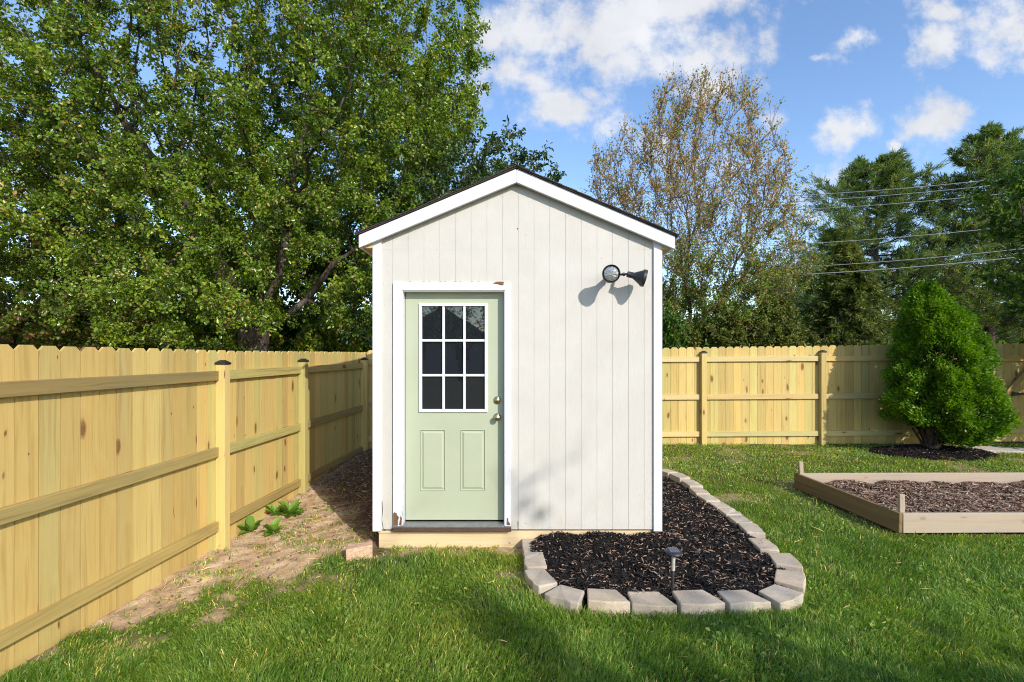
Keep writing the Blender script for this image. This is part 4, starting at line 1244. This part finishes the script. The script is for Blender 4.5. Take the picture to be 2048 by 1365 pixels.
def rz(x, y): return gh(x, y) + .13 * np.clip(1 - np.hypot((x - 6.78) / .95, (y - 8.15) / .47), 0, 1) ** .8 + .012 + (fbm(np.asarray(x) * 10, np.asarray(y) * 10, seed=43) - .5) * .03


def samp_ring(n):
    a = rng.random(n) * 6.283; r_ = np.sqrt(rng.random(n)); return 6.78 + .95 * r_ * np.cos(a), 8.15 + .46 * r_ * np.sin(a)


bed('black_mulch', 5.7, 7.9, 7.6, 8.75, .03, lambda x, y: np.hypot((x - 6.78) / .97, (y - 8.15) / .49) < 1, rz,
    [strips(7000, samp_ring, rz, .02, .07, .006, .013, .25, lambda n: rng.uniform(0, .6, n), .012, .6), strips(260, samp_ring, lambda x, y: rz(x, y) + .01, .02, .05, .006, .011, .15, lambda n: rng.uniform(.66, 1, n), .01, .4)], M['mulch'], 'mound of black mulch under the conical evergreen')

# ================================================================== TREES
G_L = 'trees beyond the fence'


def poly(*p): return [np.array(q, float) for q in p]


# big pear tree left
A = np.concatenate([ellips(6500, (-5.7, 11.2, 8.2), (5.2, 3.6, 6.0), .15), ellips(1000, (-9.3, 10.6, 4.8), (3.3, 2.6, 2.7)), ellips(520, (-3.1, 10.4, 3.7), (1.6, 1.5, 1.7)), ellips(420, (-6.4, 9.6, 3.0), (2.8, 1.2, 1.3)), ellips(500, (-2.4, 10.8, 7.4), (1.9, 2, 3.0))])
# thin the crown where the sky shows through on its left side
gapd = np.hypot((A[:, 0] + 8.3) / 1.3, (A[:, 2] - 5.6) / 1.2); A = A[(gapd > 1) | (rng.random(len(A)) < .2)]
A = A[A[:, 2] > 1.7]
A = A[vnoise(A[:, 0] * .75, A[:, 1] * .75, A[:, 2] * .75, seed=151) > .35]
st = [(-1, poly((-5.65, 11, -.3), (-5.6, 11, .3), (-5.6, 11, .9), (-5.6, 11, 1.5), (-5.62, 11, 2.1))), (4, poly((-5.85, 11, 2.6), (-6.2, 11, 3.2), (-6.6, 11, 4.0), (-6.9, 11, 4.8))), (4, poly((-5.6, 11.2, 2.7), (-5.55, 11.2, 3.5), (-5.7, 11.2, 4.4))), (4, poly((-5.35, 10.9, 2.6), (-5.0, 10.8, 3.3), (-4.8, 10.8, 4.2))), (4, poly((-5.2, 11.2, 2.4), (-4.6, 11.3, 2.9), (-4.0, 11.3, 3.7)))]


def pear_t(B):
    n = len(B); c = vnoise(B[:, 0] * 1.6, B[:, 1] * 1.6, B[:, 2] * 1.6, seed=101)
    t = np.clip(.36 + .5 * (c - .5) + rng.normal(size=n) * .16, 0, .83)
    return np.where(rng.random(n) < .05 + .13 * sstep(.55, .8, vnoise(B[:, 0] * .9, B[:, 1] * .9, B[:, 2] * .9, seed=103)), rng.uniform(.87, 1, n), t)


make_tree('leafy_tree', (-5.6, 11, 0), 'huge dense leafy tree rising behind the left fence, dark forked trunk', 'tree', G_L, st, A, M['bark'], M['pear'], 350000, .058, .043, spread=.22, tint=pear_t, step=.28, di=2.2, dk=.42, rmax=.31, maxn=16000)
# russet tinged tree at far left
A = np.concatenate([ellips(1300, (-12.2, 12.0, 5.6), (2.9, 2.5, 4.4)), ellips(300, (-9.8, 11.6, 2.6), (1.9, 1.2, 1.2))]); A = A[A[:, 2] > 1.3]
make_tree('russet_tree', (-12, 12, 0), 'russet tinged leafy tree at the far left behind the fence', 'tree', G_L, [(-1, poly((-12, 12, -.2), (-12, 12, .5), (-12, 12, 1.2), (-12, 12, 1.9)))], A, M['bark'], M['redleaf'], 42000, .085, .06, spread=.22, step=.32, di=2.4, dk=.5, rmax=.16)
# darker trees farther behind
for (x, y, h, rx, lab, nl, sd) in ((-8.6, 17.5, 7.4, 3.6, 'shaded green tree seen low between the big tree and left fence end', 26000, 1), (-14.5, 19, 9.5, 4.2, 'dark background tree behind the russet tree', 22000, 2), (-4.0, 18.5, 6.2, 3.0, 'green background tree glimpsed right of the big trunk', 24000, 3), (-1.0, 16.5, 4.4, 2.2, 'low green tree just behind the left edge of the shed', 16000, 4)):
    A = ellips(900, (x, y, h * .5), (rx, 2.2, h * .52)); A = A[A[:, 2] > .6]
    make_tree('leafy_tree', (x, y, 0), lab, 'tree', G_L, [(-1, poly((x, y, -.2), (x + .05, y, .5), (x, y, 1.1)))], A, M['bark'], M['darkleaf'], nl, .13, .09, spread=.3, step=.4, di=2.6, dk=.6, rmax=.15, maxn=6000)
A = ellips(1500, (-6.3, 15.8, 6.6), (6.2, 2.2, 5.6)); A = A[np.hypot((A[:, 0] + 11.6) / 1.5, (A[:, 2] - 7.4) / 1.8) > 1]; A = A[A[:, 2] > 1]
make_tree('leafy_tree', (-6.3, 15.8, 0), 'dark tree directly behind the huge leafy tree, filling its gaps', 'tree', G_L, [(-1, poly((-6.3, 15.8, -.2), (-6.3, 15.8, .7), (-6.3, 15.8, 1.6)))], A, M['bark'], M['darkleaf'], 60000, .11, .08, spread=.28, step=.36, di=2.5, dk=.55, rmax=.2, maxn=9000)
# sparse young tree leaning over the shed roof from the left
A = np.concatenate([ellips(420, (-1.1, 10.6, 4.9), (2.0, 1.0, 1.5)), ellips(260, (-.5, 10.6, 5.55), (1.35, .8, 1.0)), ellips(110, (.75, 10.6, 5.2), (.5, .5, .95)), ellips(200, (-2.6, 10.6, 3.0), (1.1, .8, 1.3))])
make_tree('cherry_tree', (-2.55, 10.5, 0), 'sparse dark leaved tree leaning out above the left roof slope', 'tree', G_L, [(-1, poly((-2.5, 10.5, -.2), (-2.55, 10.5, .6), (-2.6, 10.5, 1.3), (-2.75, 10.5, 1.9))), (3, poly((-2.4, 10.5, 2.3), (-2.0, 10.5, 2.9), (-1.6, 10.5, 3.5))), (3, poly((-3.2, 10.4, 2.1), (-3.8, 10.4, 2.25)))], A, M['greybark'], M['cherry'], 15000, .085, .04, spread=.17, droop=.6, step=.2, di=1.6, dk=.36, rmax=.09)


# maple in spring colour behind the shed on the right
for (x, y, rx, h, lab, mt) in ((-15.5, 15, 2.2, 3.6, 'dark bush behind the fence at the far left edge', 'darkleaf'), (-11.6, 14.5, 2.0, 3.2, 'dark bush behind the fence below the russet tree', 'darkleaf'), (-8.4, 14.2, 1.9, 2.9, 'green bush behind the fence left of the big trunk', 'pear'), (-4.6, 13.6, 1.7, 2.9, 'green bush behind the fence right of the big trunk', 'pear'), (-2.2, 13.2, 1.3, 2.6, 'green bush behind the fence corner left of the shed', 'darkleaf')):
    A = ellips(420, (x, y, h * .5), (rx, .9, h * .5)); A = A[A[:, 2] > .3]
    make_tree('bush', (x, y, 0), lab, 'bush', 'bushes beyond the left fence', [(-1, poly((x, y, -.1), (x, y, .3), (x, y, .6)))], A, M['bark'], M[mt], 15000, .10, .07, spread=.24, step=.28, di=1.8, dk=.42, rmax=.06, maxn=3000)


# far wood closing the horizon
n = 60000; x = rng.uniform(-110, 110, n); hgt = 3.2 + 5.5 * fbm(x * .07, x * 0 + 2.5, seed=141) * np.where(x < 8, 1.0, .55); z = rng.random(n) ** .8 * hgt; y = 52 + rng.random(n) * 7 - .02 * np.abs(x)
B = np.stack([x, y, z - .2], -1); D = rng.normal(size=(n, 3)); L = rng.uniform(.5, 1.1, n)
V, Fl, per = leaves(B, D, L, L * .7, .2, None, True)
tag(np_mesh('woods', V, Fl, M['darkleaf'], None, {'tint': ('FACE', np.repeat(rng.random(n), per))}), 'far dark line of woods closing the horizon behind the fences', 'woods', None, 'stuff')


def vase(n):
    z = rng.uniform(2.0, 10.15, n); rad = np.interp(z, [2, 3.2, 5.3, 7.4, 8.3, 9.4, 10.15], [1.5, 2.9, 3.45, 3.2, 2.6, 1.9, 1.0]); c = np.interp(z, [2, 5.4, 7.7, 8.7, 9.9, 10.7], [6.0, 5.8, 5.6, 6.0, 6.15, 6.3])
    a = rng.random(n) * 6.283; r_ = np.sqrt(rng.random(n)); return np.stack([c + rad * r_ * np.cos(a), 16 + rad * .7 * r_ * np.sin(a), z], -1)


A = vase(2400); A = A[~((np.abs(A[:, 0] - (6.35 + .0 * A[:, 2])) < .22) & (A[:, 2] > 7.5))]
A = np.concatenate([A, ellips(160, (8.6, 16, 3.9), (1.2, 1.0, .9)), ellips(150, (8.6, 16, 5.6), (.9, 1.0, 1.5)), ellips(120, (3.0, 16, 6.6), (.8, 1, 1.2))])
stm = [(-1, poly((5.5, 16, -.2), (5.5, 16, .6), (5.55, 16, 1.3), (5.6, 16, 2.0))), (1, poly((5.0, 16, 1.3), (4.7, 16, 2.4), (4.6, 16, 3.4), (4.5, 16, 4.4))), (2, poly((6.0, 16, 2.0), (6.4, 16, 2.9), (6.8, 16, 3.8), (7.1, 16, 4.6))), (3, poly((5.65, 16, 3.0), (5.5, 16, 4.0), (5.6, 16, 5.0)))]


def maple_t(B):
    n = len(B); h = sstep(2.5, 7.5, B[:, 2] + 1.5 * (vnoise(B[:, 0] * .8, B[:, 1] * .8, B[:, 2] * .8, seed=111) - .5) )
    return np.where(rng.random(n) < .18 + .60 * h, rng.uniform(.5, 1, n), rng.uniform(0, .45, n))


make_tree('maple_tree', (5.5, 16, 0), 'upright maple with orange and green spring leaves behind the shed roof', 'tree', G_L, stm, A, M['redbark'], M['maple'], 72000, .055, .044, spread=.22, tint=maple_t, droop=.5, tw=.0075, tup=1.9, tlen=1.9, trop=(0, 0, .75), step=.3, di=2.2, dk=.42, rmax=.12,
          leafbias=lambda p: 1.0 + 1.8 * sstep(6.0, 2.8, p[:, 2] + .25 * np.abs(p[:, 0] - 4.5)))
# leafy undergrowth bushes under the maple
for (x, y, rx, h, lab, sd, mt) in ((3.9, 14.5, 1.3, 3.2, 'green bushy sapling under the maple right beside the shed wall', 1, 'darkleaf'), (6.2, 15.2, 1.5, 2.9, 'dark bush under the middle of the maple behind the back fence', 2, 'hemlock'), (8.3, 15.6, 1.6, 3.3, 'dark olive bush between the maple and the hemlock', 3, 'hemlock')):
    A = ellips(380, (x, y, h * .52), (rx, .9, h * .5)); A = A[A[:, 2] > .3]
    make_tree('bush', (x, y, 0), lab, 'bush', 'bushes beyond the back fence', [(-1, poly((x, y, -.1), (x, y, .3), (x, y, .6)))], A, M['bark'], M[mt], 15000, .10, .055, spread=.22, step=.28, di=1.8, dk=.42, rmax=.06, maxn=3000)


def conifer(name, loc, H, rad, label, mat, bark, zstart, dz, nbr, rise, tipup, ntuft, nl, L, W, droop, tr, up=.25, skip=.0, flat=.0, lean=(0, 0)):
    t = thing(name, loc, label, 'conifer', G_L); x0, y0, z0 = loc
    P0, P1, R0, R1 = [], [], [], []; TB, TD = [], []
    cx = lambda z: np.array([x0 + lean[0] * z, y0 + lean[1] * z, z0 + z])
    nseg = 14
    for k in range(nseg):
        za, zb2 = H * k / nseg, H * (k + 1) / nseg; P0.append(cx(za)); P1.append(cx(zb2)); R0.append(tr * (1 - za / H) + .015); R1.append(tr * (1 - zb2 / H) + .012)
    z = zstart
    while z < H * .985:
        m = nbr + rng.integers(-1, 2); a0 = rng.random() * 6.283
        for b in range(m):
            if rng.random() < skip: continue
            a = a0 + b * 6.283 / m + rng.normal() * .25; ln = rad(z / H, a) * rng.uniform(.62, 1.12)
            if ln < .15: continue
            d = np.array([math.cos(a), math.sin(a), 0]); p = cx(z); ns = 6; prev = p; br = .012 + .018 * ln / 3
            for s in range(1, ns + 1):
                f = s / ns; q = p + d * ln * f + np.array([0, 0, ln * (rise * f + tipup * f * f)]) + rng.normal(size=3) * .03 * ln
                P0.append(prev); P1.append(q); R0.append(br * (1 - .8 * (s - 1) / ns)); R1.append(br * (1 - .8 * f))
                if f > .3:
                    for w_ in range(ntuft):
                        sd = rng.choice([-1, 1]); sl_ = ln * rng.uniform(.08, .30) * (1.25 - f * .6)
                        dd = norm(d * rng.uniform(.3, 1.1) + np.array([-d[1], d[0], 0]) * sd * rng.uniform(.3, 1) + np.array([0, 0, rng.uniform(-.15, .5) * (1 - flat) - droop]))
                        e = prev + (q - prev) * rng.random() ; e2 = e + dd * sl_
                        P0.append(e); P1.append(e2); R0.append(.006); R1.append(.003)
                        for h_ in (.45, .75, 1.0): TB.append(e + dd * sl_ * h_); TD.append(dd)
                prev = q
        z += dz * rng.uniform(.75, 1.25)
    V, Fc = tubes(np.array(P0), np.array(P1), np.array(R0), np.array(R1)); np_mesh('trunk', V, Fc, bark, t, smooth=True)
    TB, TD = np.array(TB), np.array(TD); k = rng.integers(0, len(TB), nl)
    B = TB[k] + rng.normal(size=(nl, 3)) * .05; D = norm(TD[k] + rng.normal(size=(nl, 3)) * .55 + np.array([0, 0, up - droop])); l = L * rng.uniform(.6, 1.3, nl)
    V, Fl, per = leaves(B, D, l, l * W / L, .15, None, True)
    c = vnoise(B[:, 0] * 1.1, B[:, 1] * 1.1, B[:, 2] * 1.1, seed=121)
    np_mesh('crown', V, Fl, mat, t, {'tint': ('FACE', np.repeat(np.clip(.42 + .6 * (c - .5) + rng.normal(size=nl) * .2, 0, 1), per))})
    return t


def pine_r(mx, seed):
    return lambda f, a: mx * np.interp(f, [0, .15, .4, .7, .88, 1], [.75, 1, .95, .72, .42, .08]) * (.7 + .6 * vnoise(np.array(f * 7), np.array(a * 1.2), None, seed))


conifer('hemlock_tree', (12.2, 18.5, 0), 5.9, lambda f, a: 2.6 * (1 - f) ** .75 + .05, 'dark olive drooping hemlock just left of the conical evergreen', M['hemlock'], M['bark'], .4, .24, 7, .10, -.32, 2, 42000, .17, .045, .35, .13, 0)
conifer('hemlock_tree', (10.0, 19.2, 0), 4.6, lambda f, a: 1.8 * (1 - f) ** .7 + .05, 'lower dark hemlock at the right foot of the maple', M['hemlock'], M['bark'], .4, .26, 7, .10, -.32, 2, 26000, .17, .045, .35, .12, 0)
conifer('pine_tree', (20.2, 28, 0), 12.2, pine_r(5.6, 5), 'broad green pine behind the power lines, left of the taller pine', M['pine'], M['bark'], 1.0, .48, 8, .05, .42, 4, 105000, .28, .032, .0, .22, .35, .12)
conifer('pine_tree', (17.3, 27, 0), 8.2, pine_r(3.0, 8), 'small pine top poking out left of the broad pine', M['pine'], M['bark'], 1.0, .4, 7, .08, .34, 4, 42000, .27, .032, .0, .15, .35, .1)
conifer('pine_tree', (24.6, 26, 0), 13.2, pine_r(4.6, 11), 'tallest pine near the right edge with a bare lower trunk', M['pine'], M['bark'], 2.6, .5, 8, .02, .38, 4, 90000, .26, .034, .0, .24, .3, .18)
conifer('pine_tree', (28.5, 27, 0), 12.8, pine_r(4.4, 14), 'pine partly hidden behind the leafy tree at the right edge', M['pine'], M['bark'], 2.2, .5, 7, .02, .3, 4, 70000, .26, .034, .0, .24, .3, .12)
conifer('pine_tree', (31, 40, 0), 9.5, pine_r(5.5, 17), 'far dark pine low behind the tallest pine', M['pine'], M['bark'], .8, .6, 6, .02, .2, 3, 26000, .34, .06, .0, .24, .3, .1)
conifer('pine_tree', (21, 40, 0), 8.5, pine_r(5.5, 19), 'far dark pine low behind the conical evergreen', M['pine'], M['bark'], .8, .6, 6, .02, .2, 3, 26000, .34, .06, .0, .24, .3, .1)

# leafy tree at the right edge, standing inside the yard
A = np.concatenate([ellips(1100, (10.3, 8.0, 3.9), (2.6, 2.0, 2.6)), ellips(300, (9.6, 7.6, 1.9), (1.5, 1.0, 1.5))]); A = A[A[:, 2] > .35]
make_tree('leafy_tree', (10.4, 7.9, 0), 'dark green leafy tree at the right edge beside the gate', 'tree', G_L, [(-1, poly((10.4, 7.9, -.2), (10.4, 7.9, .5), (10.4, 7.9, 1.1)))], A, M['bark'], M['darkleaf'], 34000, .08, .055, spread=.18, step=.26, di=2.0, dk=.42, rmax=.12, maxn=7000)

# tree behind the viewer: its crown shades the near lawn and shows in the door glass
A = np.concatenate([ellips(800, (7.3, -6.2, 4.2), (2.5, 2.2, 2.3)), ellips(60, (7.5, -6.2, 7.5), (1.5, .8, 1.2))])
make_tree('leafy_tree', (6.3, -6.4, 0), 'yard tree behind the viewer whose shade dapples the near lawn', 'tree', None, [(-1, poly((6.3, -6.4, -.2), (6.3, -6.4, .6), (6.3, -6.4, 1.4), (6.3, -6.4, 2.2)))], A, M['bark'], M['darkleaf'], 15000, .12, .085, leafbias=lambda p: np.where(p[:, 2] < 6.6, 1.0, .02) * sstep(.28, .52, vnoise(p[:, 0] * 1.4, p[:, 1] * 1.4, p[:, 2] * 1.4, seed=131)), spread=.22, step=.32, di=2.4, dk=.5, rmax=.16, maxn=6000, tip=.010)

# ================================================================== POWER LINES
wires = [((1560, 393), (2110, 346), 'topmost power line of the upper three crossing the pines', 'wire'), ((1560, 405), (2110, 357), 'middle power line of the upper three crossing the pines', 'wire'), ((1560, 421), (2110, 377), 'lowest power line of the upper three crossing the pines', 'wire'),
         ((1540, 491), (2110, 444), 'single pale power line midway up the pines', 'wire'), ((1540, 537), (2110, 491), 'upper cable of the lowest pair crossing the hemlock', 'wire'), ((1540, 552), (2110, 507), 'lowest and thickest cable crossing the hemlock', 'wire')]
for i, ((u0, v0), (u1, v1), lab, mt) in enumerate(wires):
    a, b = at(u0, v0, 19.5 - .1 * i), at(u1, v1, 15.2 - .1 * i); n = 24; pts = []
    for k in range(n + 1):
        f = k / n; p = a.lerp(b, f); p.z -= .18 * 4 * f * (1 - f) * .5; pts.append(np.array(p))
    rad = .012 if i < 5 else .016
    V, Fc = tubes(np.array(pts[:-1]), np.array(pts[1:]), np.full(n, rad), np.full(n, rad), .001)
    o = np_mesh('power_line', V, Fc, M[mt], None, smooth=True); tag(o, lab, 'power line', 'overhead power lines')

# ================================================================== HOUSE mirrored in the door glass
hs_ = thing('house', (-6, -36, 0), 'low dark roofed house seen only as a reflection in the door glass', 'house')
mb = MB(); mb.box((-10, -42, -.2), (-2.2, -34, 2.9)); mb.build('wall', M['housewall'], hs_)
mb = MB(); mb.hull([(-10.6, -33.6, 2.91), (-1.6, -33.6, 2.91), (-6.0, -33.6, 5.6)], [(-10.6, -42.4, 2.91), (-1.6, -42.4, 2.91), (-6.0, -42.4, 5.6)]); mb.build('roof', M['houseroof'], hs_)
for x in (-8.5, -4.8):
    mb = MB(); mb.box((x, -33.99, 1.0), (x + 1.1, -33.93, 2.4)); mb.build('window', M['glass'], hs_)

A = ellips(700, (-3.4, -22, 4.4), (2.6, 1.8, 3.0), .2)
make_tree('leafy_tree', (-3.2, -22, 0), 'tree behind the viewer mirrored in the right panes of the door', 'tree', None, [(-1, poly((-3.2, -22, -.2), (-3.2, -22, .6), (-3.25, -22, 1.4)))], A, M['bark'], M['darkleaf'], 2600, .12, .085, spread=.25, step=.3, di=2.2, dk=.45, rmax=.14, maxn=5000)
